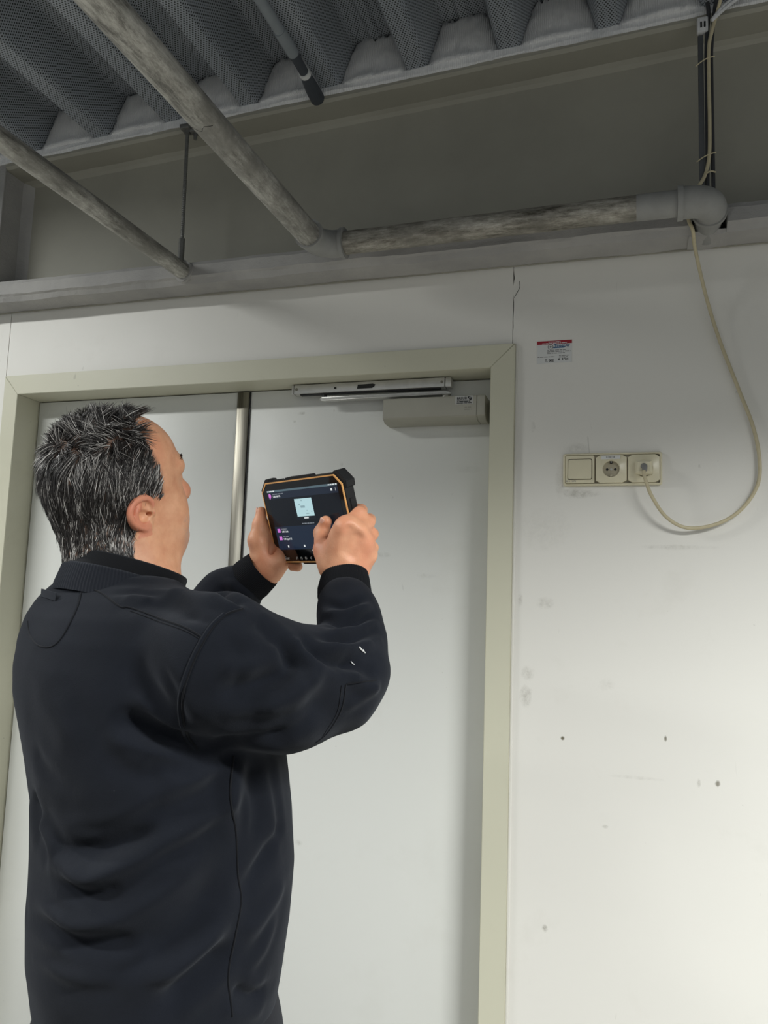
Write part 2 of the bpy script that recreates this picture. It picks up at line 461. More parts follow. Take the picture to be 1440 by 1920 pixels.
# ---------------------------------------------------------------- pipes
def arc(c, a, b, n=10):
    """quarter bend: c centre, a and b radius vectors"""
    return [np.array(c)+np.array(a)*math.cos(t)+np.array(b)*math.sin(t) for t in [math.pi/2*i/n for i in range(n+1)]]
PX, PZ, PY = -.792, 2.424, -.19
pipe = empty('steel_pipe', (-.4, PY, PZ)); tag(pipe, 'galvanised steel pipe running along the beam and turning overhead towards the viewer', 'pipe')
RB = .048
tube('pipe_section', [(PX, -4.6, 2.385), (PX, -2.2, 2.404), (PX, PY-RB-.01, PZ-.002)], .0305, M_galv_y, pipe, 28)
for k, (yy, a0, a1) in enumerate([(-.33, 150, 330), (-.40, 165, 300), (-.48, 150, 320), (-.56, 170, 310), (-.66, 150, 300), (-.78, 160, 320)]):
    rr_ = random.Random(k); zc = PZ+(yy+.24)*.011
    tube('scale_crack', [(PX+.0306*math.cos(math.radians(t)), yy+.006*math.sin(t*.13+k)+rr_.uniform(-.002, .002), zc+.0306*math.sin(math.radians(t))) for t in range(a0, a1, 9)], .0011, M_dark, pipe, 5)
b0 = arc((PX+RB, PY-RB, PZ), (-RB, 0, 0), (0, RB, 0))
tube('elbow', [(PX, PY-RB-.02, PZ)]+b0+[(PX+RB+.018, PY, PZ)], .0345, M_paintpipe, pipe, 28)
tube('elbow_rim', [(PX+RB+.014, PY, PZ), (PX+RB+.024, PY, PZ)], .0385, M_paintpipe, pipe, 28)
tube('elbow_rim', [(PX, PY-RB-.026, PZ), (PX, PY-RB-.016, PZ)], .0375, M_paintpipe, pipe, 28)
EX = .148; PZ2 = PZ+.008
tube('pipe_section', [(PX+RB, PY, PZ), (EX-.12, PY, PZ2)], .029, M_galv_x, pipe, 28)
tube('pipe_section', [(EX-.16, PY, PZ2), (EX-.04, PY, PZ2)], .0298, M_paintpipe, pipe, 28)
RB2 = .042
b1 = arc((EX-RB2, PY+RB2, PZ2), (0, -RB2, 0), (RB2, 0, 0))
tube('elbow', [(EX-RB2-.022, PY, PZ2)]+b1+[(EX, PY+RB2+.012, PZ2)], .0355, M_paintpipe, pipe, 28)
tube('elbow_rim', [(EX-RB2-.03, PY, PZ2), (EX-RB2-.018, PY, PZ2)], .039, M_paintpipe, pipe, 28)
tube('elbow_rim', [(EX, PY+RB2+.006, PZ2), (EX, PY+RB2+.018, PZ2)], .039, M_paintpipe, pipe, 28)
tube('pipe_section', [(EX, PY+RB2, PZ2), (EX, -.03, PZ2-.004)], .030, M_paintpipe, pipe, 24)

p2 = empty('steel_pipe', (-1.24, -.11, 2.432)); tag(p2, 'galvanised steel pipe ending in the beam below the hanger rod', 'pipe')
tube('pipe_section', [(-1.232, -4.6, 2.36), (-1.237, -1.0, 2.415), (-1.239, -.104, 2.432)], .0235, M_galv_y, p2, 24)
wv = [(-1.239+.031*math.cos(a)*(1+.1*math.sin(3*a)), 2.432+.031*math.sin(a)*(1+.12*math.cos(4*a))) for a in np.linspace(0, 2*math.pi, 22)[:-1]]
prism('sealing_collar', wv, 'y', -.114, -.10, M_coat, p2, .002)
mk = lambda x0, z0, x1, z1: tube_geo([(x0, -.217, z0), (x1, -.217, z1)], .0012, 5)

rod = empty('hanger_rod', (-1.24, -.118, 2.45)); tag(rod, 'thin threaded hanger rod between the beam clamp and the pipe end', 'rod')
rz = np.linspace(2.52, 2.862, 160)
V, Fc = tube_geo([(-1.243-.006*(z-2.52)/.34, -.119, z) for z in rz], [.0052+.0006*math.sin(i*2.1) for i in range(160)], 10)
mesh('threaded_rod', V, Fc, M_rod, rod, True)
tube('coupling', [(-1.243, -.119, 2.452), (-1.243, -.119, 2.525)], .0085, M_rod, rod, 6)
box('beam_clamp', (-1.266, -.135, 2.852), (-1.236, -.095, 2.866), M_rod, rod, .002)
tube('nut', [(-1.249, -.119, 2.842), (-1.249, -.119, 2.852)], .0095, M_rod, rod, 6)
tube('clamp_bolt', [(-1.226, -.112, 2.826), (-1.226, -.112, 2.872)], .0055, M_rod, rod, 8)
box('clamp_ear', (-1.24, -.125, 2.845), (-1.216, -.099, 2.856), M_rod, rod, .002)

cd = empty('conduit', (-.84, -.3, 2.89)); tag(cd, 'thin grey conduit under the roof deck with a dark sleeve at the beam', 'conduit')
tube('conduit_tube', [(-.838, -4.5, 2.900), (-.84, -.31, 2.890)], .0135, M_conduit, cd, 18)
tube('coupler', [(-.84, -.385, 2.890), (-.84, -.30, 2.890)], .0155, M_conduit, cd, 18)
tube('sleeve', [(-.84, -.30, 2.890), (-.842, -.215, 2.889)], .0125, M_conduit_d, cd, 18)
tube('cable_tie', [(-.842, -.228, 2.889), (-.842, -.214, 2.889)], .0155, M_paper, cd, 18)
tube('sleeve', [(-.842, -.22, 2.889), (-.846, -.16, 2.887), (-.85, -.112, 2.890)], [.014, .019, .02], M_conduit_d, cd, 18)

# ---------------------------------------------------------------- cable rail with dark cables, white cable
cr = empty('cable_rail', (.137, -.12, 2.5)); tag(cr, 'dark cable rail with bundled cables standing vertically beside the pipe elbow', 'cable rail')
box('rail', (.128, -.124, 2.474), (.140, -.114, 2.88), M_rail, cr, .001)
tube('dark_cable', spline([(.1445, -.122, 2.478), (.146, -.122, 2.6), (.1465, -.122, 2.75), (.147, -.122, 2.85), (.152, -.125, 2.93), (.15, -.125, 2.96)], 6), .0048, M_cable_d, cr, 10)
tube('dark_cable', spline([(.158, -.122, 2.478), (.1575, -.123, 2.6), (.157, -.122, 2.8), (.159, -.122, 2.86), (.166, -.125, 2.94), (.17, -.13, 2.96)], 6), .0045, M_cable_d, cr, 10)
box('rail_end_bracket', (.126, -.132, 2.884), (.151, -.116, 2.922), M_cap, cr, .003)
box('bracket_slot', (.133, -.1335, 2.894), (.137, -.130, 2.908), M_black, cr)
box('bracket_slot', (.141, -.1335, 2.894), (.145, -.130, 2.908), M_black, cr)
for z in (2.56, 2.80):
    tube('cable_tie', [(.122+.042*t, -.128-.008*math.sin(math.pi*t), z+.018*t) for t in np.linspace(0, 1, 7)], .0014, M_cable, cr, 6)
tube('cable_tie', [(.138+.024*t, -.129-.010*math.sin(math.pi*t), 2.525+.004*t) for t in np.linspace(0, 1, 7)], .002, M_cable, cr, 6)
for k, (xe, ze) in enumerate([(.235, 2.975), (.26, 2.98)]):
    tube('plastic_strap', spline([(.158, -.135, 2.905), (.185+.01*k, -.137, 2.935), (xe, -.13, ze)], 5), .0045, M_cap, cr, 8)

pc = empty('power_cable', (.0, -.03, 1.86)); tag(pc, 'aged white power cable hanging in a loop from the beam to the socket', 'cable')
top = [(.204, -.30, 3.02), (.19, -.19, 2.985), (.172, -.134, 2.93), (.160, -.133, 2.885), (.1515, -.132, 2.84), (.1505, -.131, 2.75), (.151, -.131, 2.65), (.149, -.131, 2.57), (.138, -.130, 2.52),
       (.113, -.128, 2.482), (.101, -.126, 2.45), (.104, -.122, 2.42)]
wp = []
for (px, py, y) in [(1299, 432, -.118), (1304, 470, -.075), (1325, 560, -.03), (1350, 640, -.014), (1385, 730, -.011), (1412, 800, -.012), (1424, 860, -.013),
                    (1420, 910, -.014), (1390, 955, -.016), (1345, 982, -.018), (1290, 990, -.024), (1250, 970, -.036), (1222, 930, -.05), (1209, 895, -.052), (1207, 880, -.048)]:
    wp.append(onY(px, py, y))
tube('cord', spline(top+wp, 8), .0042, M_cable, pc, 12)

# ---------------------------------------------------------------- socket panel
sp = empty('socket_panel', (-.072, -.003, 1.86)); tag(sp, 'aged ivory triple wall plate with a rocker switch and two sockets', 'socket')
SX0, SX1, SZ0, SZ1 = -.188, .0445, 1.8195, 1.9005
def rrect(x0, z0, x1, z1, r, n=5):
    out = []
    for cx, cz, a in ((x1-r, z1-r, 0), (x0+r, z1-r, 90), (x0+r, z0+r, 180), (x1-r, z0+r, 270)):
        for i in range(n+1):
            t = math.radians(a+90*i/n); out.append((cx+r*math.cos(t), cz+r*math.sin(t)))
    return out
def loft_y(name, rings, mat, parent, cap_last=True, ang=30):
    """rings: list of (y, polygon)"""
    bm = bmesh.new(); R = []
    for y, poly in rings: R.append([bm.verts.new((p[0], y, p[1])) for p in poly])
    n = len(R[0])
    for a, b in zip(R[:-1], R[1:]):
        for i in range(n): bm.faces.new((a[i], a[(i+1) % n], b[(i+1) % n], b[i]))
    if cap_last: bm.faces.new(R[-1])
    return frombm(name, bm, mat, parent, autosm=ang)
loft_y('cover_frame', [(0, rrect(SX0, SZ0, SX1, SZ1, .006)), (-.007, rrect(SX0, SZ0, SX1, SZ1, .006)), (-.0095, rrect(SX0+.002, SZ0+.002, SX1-.002, SZ1-.002, .005)),
                       (-.0095, rrect(SX0+.0045, SZ0+.0045, SX1-.0045, SZ1-.0045, .004)), (-.0065, rrect(SX0+.0055, SZ0+.0055, SX1-.0055, SZ1-.0055, .004))], M_ivory, sp, False)
box('base_plate', (SX0+.003, -.0012, SZ0+.003), (SX1-.003, 0, SZ1-.003), M_ivory_d, sp)
MX = [(-.1825, -.1125), (-.110, -.0365), (-.034, .039)]
mz0, mz1 = 1.8255, 1.8945
# rocker switch
a, b = MX[0]
loft_y('switch_surround', [(-.0012, rrect(a, mz0, b, mz1, .004)), (-.0095, rrect(a, mz0, b, mz1, .004)), (-.0125, rrect(a+.001, mz0+.001, b-.001, mz1-.001, .004)), (-.0125, rrect(a+.0055, mz0+.0085, b-.0055, mz1-.0085, .004)), (-.009, rrect(a+.0058, mz0+.0088, b-.0058, mz1-.0088, .004))], M_ivory, sp, False)
rk = prism('switch_rocker', rrect(a+.0070, mz0+.0100, b-.0070, mz1-.0100, .003), 'y', -.015, -.008, M_ivory, sp, .0008)
for v in rk.data.vertices: v.co.y += (v.co.z-1.86)*.09
box('rocker_gap', (a+.0056, -.0105, mz0+.0086), (b-.0056, -.0098, mz1-.0086), M_dark, sp)
def circ(cx, cz, r, n=24): return [(cx+r*math.cos(t), cz+r*math.sin(t)) for t in [2*math.pi*(i+.5)/n+math.pi/4 for i in range(n)]]
def rect_as(x0, z0, x1, z1, n=24):
    # n points along a rectangle matched to circ() angles
    out = []
    cx, cz = (x0+x1)/2, (z0+z1)/2
    for i in range(n):
        t = 2*math.pi*(i+.5)/n+math.pi/4; c, s = math.cos(t), math.sin(t)
        k = min((x1-x0)/2/max(1e-6, abs(c)), (z1-z0)/2/max(1e-6, abs(s)))
        out.append((cx+c*k, cz+s*k))
    return out
for j, (a, b) in enumerate(MX[1:]):
    cx, cz = (a+b)/2, 1.8595
    loft_y('socket_insert', [(-.0012, rect_as(a, mz0, b, mz1)), (-.0095, rect_as(a, mz0, b, mz1)), (-.0115, rect_as(a+.0008, mz0+.0008, b-.0008, mz1-.0008)), (-.0142, circ(cx, cz, .0225)), (-.0148, circ(cx, cz, .0212)), (-.0142, circ(cx, cz, .0200)), (-.0035, circ(cx, cz, .0195))], M_ivory, sp, False, 40)
    well = prism('socket_well', circ(cx, cz, .0196), 'y', -.0045, -.0035, M_ivory_d, sp)
    tube('contact_hole', [(cx-.0095, -.0055, cz), (cx-.0095, -.004, cz)], .0031, M_black, sp, 12)
    tube('contact_hole', [(cx+.0095, -.0055, cz), (cx+.0095, -.004, cz)], .0031, M_black, sp, 12)
    tube('centre_screw', [(cx, -.0065, cz), (cx, -.004, cz)], .0028, M_alu, sp, 10)
    for sgn in (1, -1):
        box('earth_clip', (cx-.003, -.012, cz+sgn*.0165-.0025), (cx+.003, -.0035, cz+sgn*.0165+.0025), M_black if sgn > 0 else M_ivory_d, sp, .0006)
        if sgn > 0: box('earth_contact', (cx-.0012, -.0135, cz+.0155), (cx+.0012, -.0118, cz+.0185), M_alu, sp)
loft_y('label_strip', [(-.0115, [(-.097, 1.8835), (-.052, 1.8835), (-.052, 1.8925), (-.097, 1.8925)]), (-.0137, [(-.097, 1.8835), (-.052, 1.8835), (-.052, 1.8925), (-.097, 1.8925)])], M_paper, sp)
def WM(x, y, z):  # text frame on a wall facing -y
    return Matrix.Translation((x, y, z)) @ Matrix.Rotation(math.pi/2, 4, 'X')
text('label_print', 'B 230 VA', .0052, M_ink, sp, WM(-.0745, -.0138, 1.888), 'CENTER')
text('pen_marking', '30 V  WG', .0058, M_inkgrey, sp, WM(-.181, -.0127, 1.8305))
# plug in the right-hand socket
cx, cz = .0025, 1.8595
loft_y('plug', [(-.006, circ(cx, cz, .0185)), (-.016, circ(cx, cz, .0185)), (-.018, rect_as(cx-.020, cz-.0165, cx+.020, cz+.0165)), (-.034, rect_as(cx-.019, cz-.0155, cx+.019, cz+.0155)), (-.040, rect_as(cx-.014, cz-.011, cx+.014, cz+.011))], M_ivory, pc, True, 30)
tube('strain_relief', [(cx, -.038, cz+.001), (cx+.0015, -.047, cz-.002), (cx+.002, -.051, cz-.012)], [.0075, .0068, .0055], M_inkgrey, pc, 12)

# ---------------------------------------------------------------- wall sticker (the square code is left blank)
st = empty('inspection_sticker', (-.213, -.001, 2.165)); tag(st, 'small white inspection sticker with red top band on the wall', 'sticker')
T = Matrix.Translation((-.213, 0, 2.166))
def srect(name, x0, z0, x1, z1, y, mat):
    prism(name, [(-.213+x0, 2.166+z0), (-.213+x1, 2.166+z0), (-.213+x1, 2.166+z1), (-.213+x0, 2.166+z1)], 'y', y-.0002, y, mat, st)
srect('paper', -.044, -.029, .0435, .0295, -.0003, M_paper)
srect('red_band', -.044, .0205, .0435, .0295, -.0006, M_red)
dashes('band_print', [.03, .062], .0036, M_paper, st, WM(-.213, -.0009, 2.1905), 'CENTER')
srect('blue_bar', -.003, .0095, .025, .0125, -.0006, M_blue)
text('brand_print', 'TimeDir', .0115, M_blue, st, WM(-.2145, -.0009, 2.1815), 'LEFT', True)
def ringmesh(name, cx, cz, r0, r1, y, mat, parent):
    n = 24; V, Fc = [], []
    for i in range(n):
        t = 2*math.pi*i/n
        V += [(cx+r0*math.cos(t), y, cz+r0*math.sin(t)), (cx+r1*math.cos(t), y, cz+r1*math.sin(t))]
    for i in range(n):
        j = (i+1) % n; Fc.append((2*i, 2*i+1, 2*j+1, 2*j))
    return mesh(name, V, Fc, mat, parent)
ringmesh('emblem_ring', -.2228, 2.1795, .0052, .0072, -.0007, M_inkgrey, st)
ringmesh('emblem_dot', -.2228, 2.1795, .0004, .0028, -.0007, M_inkgrey, st)
dashes('fine_print', [.046, .058, .044], .0040, M_inkgrey, st, WM(-.231, -.0006, 2.1665))
dashes('fine_print', [.042], .0034, M_inkgrey, st, WM(-.255, -.0006, 2.1535))
dashes('fine_print', [.026, .022], .0038, M_inkgrey, st, WM(-.2015, -.0006, 2.1535))
text('handwriting', 'T. 002', .0085, M_ink, st, WM(-.2365, -.0007, 2.1435), 'LEFT', True)
text('handwriting', "4  9 '24", .0085, M_ink, st, WM(-.204, -.0007, 2.1455), 'LEFT', True)

# ---------------------------------------------------------------- door closer
dc = empty('door_closer', (-.55, .06, 2.0)); tag(dc, 'silver overhead door closer with slide rail at the door top', 'door closer')
CX0, CX1, CZ0, CZ1 = -.672, -.392, 2.008, 2.069
bd = prism('closer_body', [(.086, CZ0-.004), (.040, CZ0-.004), (.021, CZ0+.006), (.019, CZ0+.012), (.019, CZ1-.002), (.021, CZ1), (.086, CZ1)], 'x', CX0, CX1-.022, M_closer, dc, .0012)
prism('end_cap', [(.086, CZ0-.004), (.040, CZ0-.004), (.021, CZ0+.006), (.019, CZ0+.012), (.019, CZ1-.002), (.021, CZ1), (.086, CZ1)], 'x', CX1-.0215, CX1, M_closer, dc, .0012)
box('rail_body', (-.948, .042, 2.102), (-.508, .070, 2.128), M_alu, dc, .0015)
box('rail_end', (-.507, .043, 2.101), (-.490, .072, 2.129), M_alu, dc, .004)
box('rail_end', (-.957, .043, 2.101), (-.949, .072, 2.129), M_alu, dc, .003)
box('rail_slot', (-.93, .047, 2.0985), (-.52, .060, 2.1025), M_black, dc)
tube('rail_screw', [(-.940, .0405, 2.115), (-.940, .044, 2.115)], .004, M_steel, dc, 10)
tube('rail_screw', [(-.515, .0405, 2.115), (-.515, .044, 2.115)], .004, M_steel, dc, 10)
tube('rail_hole', [(-.822, .0405, 2.1135), (-.822, .0425, 2.1135)], .0032, M_black, dc, 10)
prism('scraped_mark', [(-.757, 2.108), (-.713, 2.1085), (-.706, 2.113), (-.704, 2.118), (-.711, 2.1205), (-.755, 2.1195)], 'y', .0408, .0421, M_black, dc)
prism('closer_arm', [(-.870, .046), (-.862, .040), (-.505, .036), (-.492, .044), (-.492, .06), (-.505, .068), (-.86, .062)], 'z', 2.080, 2.089, M_alu, dc, .002)
tube('arm_pivot', [(-.505, .052, 2.066), (-.505, .052, 2.081)], .011, M_closer, dc, 16)
tube('slide_block', [(-.858, .053, 2.088), (-.858, .053, 2.101)], .007, M_black, dc, 12)
def crect(name, x0, z0, x1, z1, y, mat): prism(name, [(x0, z0), (x1, z0), (x1, z1), (x0, z1)], 'y', y-.0002, y, mat, dc)
crect('brand_sticker', -.472, 2.045, -.424, 2.0675, .0189, M_stk)
text('brand_print', 'BREUR', .0092, M_ink, dc, WM(-.4675, .0186, 2.0605), 'LEFT', True)
crect('brand_underline', -.4675, 2.0545, -.4375, 2.0555, .0187, M_ink)
sw = spline([(-.4335, .0184, 2.0655), (-.4375, .0184, 2.0625), (-.4345, .0184, 2.060), (-.431, .0184, 2.0575), (-.4355, .0184, 2.055)], 5)
tube('brand_emblem', sw, [.0004, .0009]+[.0013]*(len(sw)-4)+[.0009, .0004], M_ink, dc, 6)
sw = spline([(-.4315, .0184, 2.064), (-.4285, .0184, 2.0595), (-.4305, .0184, 2.0555)], 5)
tube('brand_emblem', sw, .0009, M_ink, dc, 6)
dashes('sticker_print', [.036, .040], .0040, M_inkgrey, dc, WM(-.4675, .0187, 2.0505))
dashes('embossed_mark', [.018, .020], .006, M_inkgrey2, dc, WM(-.447, .0187, 2.0335))

# ---------------------------------------------------------------- luminaires behind the camera
M_lamp = NT('lit_diffuser')
M_lamp.b.inputs['Emission Color'].default_value = (.95, 1, .97, 1); M_lamp.b.inputs['Emission Strength'].default_value = 4; M_lamp = M_lamp.m
M_house = plain('white_lamp_housing', (225, 226, 224), .4)
for i, (x, y, z, L, P, spr) in enumerate(LAMPS):
    e = empty('ceiling_light', (x, y, z+.05))
    tag(e, ['long louvred ceiling light behind the viewer, nearest the sockets', 'long louvred ceiling light behind the viewer, on the person\'s side', 'short ceiling light near the left end of the beam'][i], 'light', 'ceiling lights')
    box('lamp_housing', (x-L/2, y-.09, z+.012), (x+L/2, y+.09, z+.08), M_house, e, .006)
    box('lamp_diffuser', (x-L/2+.02, y-.075, z+.004), (x+L/2-.02, y+.075, z+.012), M_lamp, e)
    for k in (-.35, .35):
        tube('suspension', [(x+k*L, y, z+.08), (x+k*L, y, ztop(x+k*L)+.04)], .004, M_rod, e, 8)
    ld = bpy.data.lights.new('lamp_light', 'AREA'); ld.shape = 'RECTANGLE'; ld.size = L-.06; ld.size_y = .15
    ld.energy = P; ld.spread = math.radians(spr); ld.color = (.985, 1.0, .985)
    lo = bpy.data.objects.new('lamp_light', ld); COL.objects.link(lo); lo.location = (x, y, z)
    lo.parent = e; lo.matrix_parent_inverse = Matrix.Translation(e.location).inverted()

# ================================================================ implicit-surface modelling helpers
class Field:
    def __init__(s, lo, hi, h):
        s.h = h; s.lo = np.array(lo, float)
        n = np.ceil((np.array(hi)-s.lo)/h).astype(int)+1
        s.ax = [(s.lo[i]+h*np.arange(n[i])).astype(np.float32) for i in range(3)]
        s.F = np.full(tuple(n), .08, np.float32)
    def sl(s, lo, hi):
        out = []
        for i in range(3):
            a = int(np.clip(np.floor((lo[i]-s.lo[i])/s.h), 0, len(s.ax[i])-1)); b = int(np.clip(np.ceil((hi[i]-s.lo[i])/s.h)+1, a+1, len(s.ax[i])))
            out.append(slice(a, b))
        return tuple(out)
    def pts(s, S):
        return s.ax[0][S[0]][:, None, None], s.ax[1][S[1]][None, :, None], s.ax[2][S[2]][None, None, :]
    def comb(s, S, d, k, sub=False):
        a = s.F[S]
        if sub:
            d = -d; hh = np.maximum(k-np.abs(a-d), 0)/k; s.F[S] = np.maximum(a, d)+hh*hh*k*.25
        else:
            hh = np.maximum(k-np.abs(a-d), 0)/k; s.F[S] = np.minimum(a, d)-hh*hh*k*.25
    def cone(s, A, B, ra, rb, k=.01, sub=False):
        A = np.array(A, float); B = np.array(B, float); pad = max(ra, rb)+k+.012
        S = s.sl(np.minimum(A, B)-pad, np.maximum(A, B)+pad); X, Y, Z = s.pts(S)
        ab = B-A; L = float(ab@ab)+1e-12
        t = np.clip(((X-A[0])*ab[0]+(Y-A[1])*ab[1]+(Z-A[2])*ab[2])/L, 0, 1)
        d = np.sqrt((X-A[0]-t*ab[0])**2+(Y-A[1]-t*ab[1])**2+(Z-A[2]-t*ab[2])**2)-(ra+(rb-ra)*t)
        s.comb(S, d, k, sub)
    def chain(s, P, r, k=.01):
        for i in range(len(P)-1): s.cone(P[i], P[i+1], r[i], r[i+1], k)
    def ell(s, c, r, R=None, k=.01, sub=False):
        c = np.array(c, float); r = np.array(r, float); R = np.eye(3) if R is None else np.array(R)   # rows = local axes
        pad = r.max()+k+.012
        S = s.sl(c-pad, c+pad); X, Y, Z = s.pts(S); X = X-c[0]; Y = Y-c[1]; Z = Z-c[2]
        q = [R[i][0]*X+R[i][1]*Y+R[i][2]*Z for i in range(3)]
        k0 = np.sqrt(sum((q[i]/r[i])**2 for i in range(3))); k1 = np.sqrt(sum((q[i]/r[i]**2)**2 for i in range(3)))+1e-9
        s.comb(S, k0*(k0-1)/k1, k, sub)
    def mesh(s):
        F = s.F; h = s.h; inside = F < 0
        nx, ny, nz = F.shape
        c = np.zeros((nx-1, ny-1, nz-1), np.uint8)
        for dx in (0, 1):
            for dy in (0, 1):
                for dz in (0, 1): c += inside[dx:nx-1+dx, dy:ny-1+dy, dz:nz-1+dz]
        act = np.argwhere((c > 0) & (c < 8))
        idx = -np.ones(c.shape, np.int32); idx[tuple(act.T)] = np.arange(len(act))
        acc = np.zeros((len(act), 3)); cnt = np.zeros(len(act))
        cor = [(0, 0, 0), (1, 0, 0), (0, 1, 0), (1, 1, 0), (0, 0, 1), (1, 0, 1), (0, 1, 1), (1, 1, 1)]
        V8 = [F[act[:, 0]+a, act[:, 1]+b, act[:, 2]+e] for a, b, e in cor]
        for i, j in [(0, 1), (2, 3), (4, 5), (6, 7), (0, 2), (1, 3), (4, 6), (5, 7), (0, 4), (1, 5), (2, 6), (3, 7)]:
            a, b = V8[i], V8[j]; m = (a < 0) != (b < 0)
            t = np.where(m, a/np.where(m, a-b, 1), 0)
            p = np.array(cor[i])+t[:, None]*(np.array(cor[j])-np.array(cor[i]))
            acc[m] += p[m]; cnt[m] += 1
        V = s.lo+h*(act+acc/cnt[:, None])
        Q = []
        for ax in range(3):
            o = [0, 0, 0]; o[ax] = 1
            a = inside[:nx-o[0], :ny-o[1], :nz-o[2]]; b = inside[o[0]:, o[1]:, o[2]:]
            e = np.argwhere(a != b)
            u, v = [(1, 2), (2, 0), (0, 1)][ax]
            e = e[(e[:, u] > 0) & (e[:, v] > 0) & (e[:, u] < F.shape[u]-1) & (e[:, v] < F.shape[v]-1)]
            def cell(du, dv):
                q = e.copy(); q[:, u] -= du; q[:, v] -= dv; return idx[q[:, 0], q[:, 1], q[:, 2]]
            q = np.stack([cell(0, 0), cell(1, 0), cell(1, 1), cell(0, 1)], 1)
            fl = ~a[e[:, 0], e[:, 1], e[:, 2]]
            q[fl] = q[fl][:, ::-1]
            Q.append(q)
        Q = np.concatenate(Q); Q = Q[(Q >= 0).all(1)]
        return V, Q

def smooth_v(V, Q, it=2, lam=.5):
    E = np.concatenate([Q[:, [0, 1]], Q[:, [1, 2]], Q[:, [2, 3]], Q[:, [3, 0]]])
    for _ in range(it):
        A = np.zeros_like(V); n = np.zeros(len(V))
        for k in range(3):
            A[:, k] = np.bincount(E[:, 0], V[E[:, 1], k], len(V))+np.bincount(E[:, 1], V[E[:, 0], k], len(V))
        n = np.bincount(E[:, 0], minlength=len(V))+np.bincount(E[:, 1], minlength=len(V))
        V = V+lam*(A/np.maximum(n, 1)[:, None]-V)
    return V
def normals(V, Q):
    n = np.cross(V[Q[:, 2]]-V[Q[:, 0]], V[Q[:, 3]]-V[Q[:, 1]]); N = np.zeros_like(V)
    for j in range(4):
        for k in range(3): N[:, k] += np.bincount(Q[:, j], n[:, k], len(V))
    return N/(np.linalg.norm(N, axis=1)[:, None]+1e-12)
def npmesh(name, V, Q, mat, parent=None):
    me = bpy.data.meshes.new(name)
    me.vertices.add(len(V)); me.vertices.foreach_set('co', np.asarray(V, np.float32).ravel())
    me.loops.add(Q.size); me.loops.foreach_set('vertex_index', np.asarray(Q, np.int32).ravel())
    me.polygons.add(len(Q)); me.polygons.foreach_set('loop_start', np.arange(0, Q.size, Q.shape[1], dtype=np.int32))
    me.update(calc_edges=True); me.validate()
    return link(name, me, mat, parent, True)
def pattr(o, name, vals):
    a = o.data.attributes.new(name, 'FLOAT', 'POINT'); a.data.foreach_set('value', np.asarray(vals, np.float32))

# ---------------------------------------------------------------- person: frames
hr = np.array([math.cos(YAW), math.sin(YAW), 0]); hf = np.array([-math.sin(YAW), math.cos(YAW), 0]); UPV = np.array([0, 0, 1.])
def onB(px, py, b):
    d = ray(px, py); return CAM+d*(b/(d@hf))
def facing(deg):
    a = math.radians(deg); return math.cos(a)*hr+math.sin(a)*hf, math.sin(a)*hr-math.cos(a)*hf    # forward, right
BF, BR = facing(38)
BB = 1.25
base = onB(290, 1500, BB)
person = empty('person', (base[0], base[1], 0))
tag(person, 'person in a dark sweatshirt seen from behind, holding up a tablet', 'person')

# ---------------------------------------------------------------- tablet frame
def cw(v): return MC.T @ np.array(v, float)
TC = CAM+cw((-.1303, -.0150, 1.3842))
TX = cw((.672, .049, -.739)); TX /= np.linalg.norm(TX)
TY = cw((-.207, .972, -.117)); TY -= TX*(TX@TY); TY /= np.linalg.norm(TY)
TZ = np.cross(TX, TY)                                     # towards the viewer of the screen
TW, TH, TD = .225, .145, .021
def td(px, py, off=0.):
    """depth along the pixel's ray to the screen plane shifted by off towards the viewer"""
    d = ray(px, py); return ((TC+TZ*off-CAM)@TZ)/(d@TZ)
def tl(px, py):
    p = CAM+ray(px, py)*td(px, py); q = p-TC; return q@TX, q@TY

# ---------------------------------------------------------------- skin
M_skin = NT('skin')
_n = M_skin.noise(35, 5, .6); _b = M_skin.noise(9, 3)
_c = M_skin.ramp(_n, [(.3, lin((208, 147, 112))), (.7, lin((228, 174, 137)))])
_c = M_skin.mix(M_skin.ramp(_b, [(.45, (0, 0, 0, 1)), (.7, (.55, .55, .55, 1))]), _c, lin((214, 134, 104)))
_a = M_skin.n('ShaderNodeAttribute', attribute_name='scalp'); _c = M_skin.mix(_a.outputs['Fac'], _c, lin((92, 82, 76)))
_a = M_skin.n('ShaderNodeAttribute', attribute_name='stubble')
_c = M_skin.mix(M_skin.math('MULTIPLY', _a.outputs['Fac'], M_skin.ramp(M_skin.noise(700, 2), [(.45, (0, 0, 0, 1)), (.6, (.7, .7, .7, 1))])), _c, lin((168, 158, 150)))
_a = M_skin.n('ShaderNodeAttribute', attribute_name='flush'); _c = M_skin.mix(_a.outputs['Fac'], _c, lin((206, 112, 94)))
M_skin.base(_c).set(.48, 0, .4)
M_skin.b.inputs['Subsurface Weight'].default_value = .12
M_skin.b.inputs['Subsurface Radius'].default_value = (.012, .005, .003); M_skin.b.inputs['Subsurface Scale'].default_value = .5
M_skin.bump(M_skin.math('ADD', M_skin.noise(420, 4), M_skin.math('MULTIPLY', M_skin.noise(90, 5, .7), 1.2)), .32, .0009); M_skin = M_skin.m
M_nail = plain('fingernail', (226, 178, 158), .3, 0, .5, .03, 50)

islands = []          # (V, Q, scalp, stubble, flush) of the one body mesh

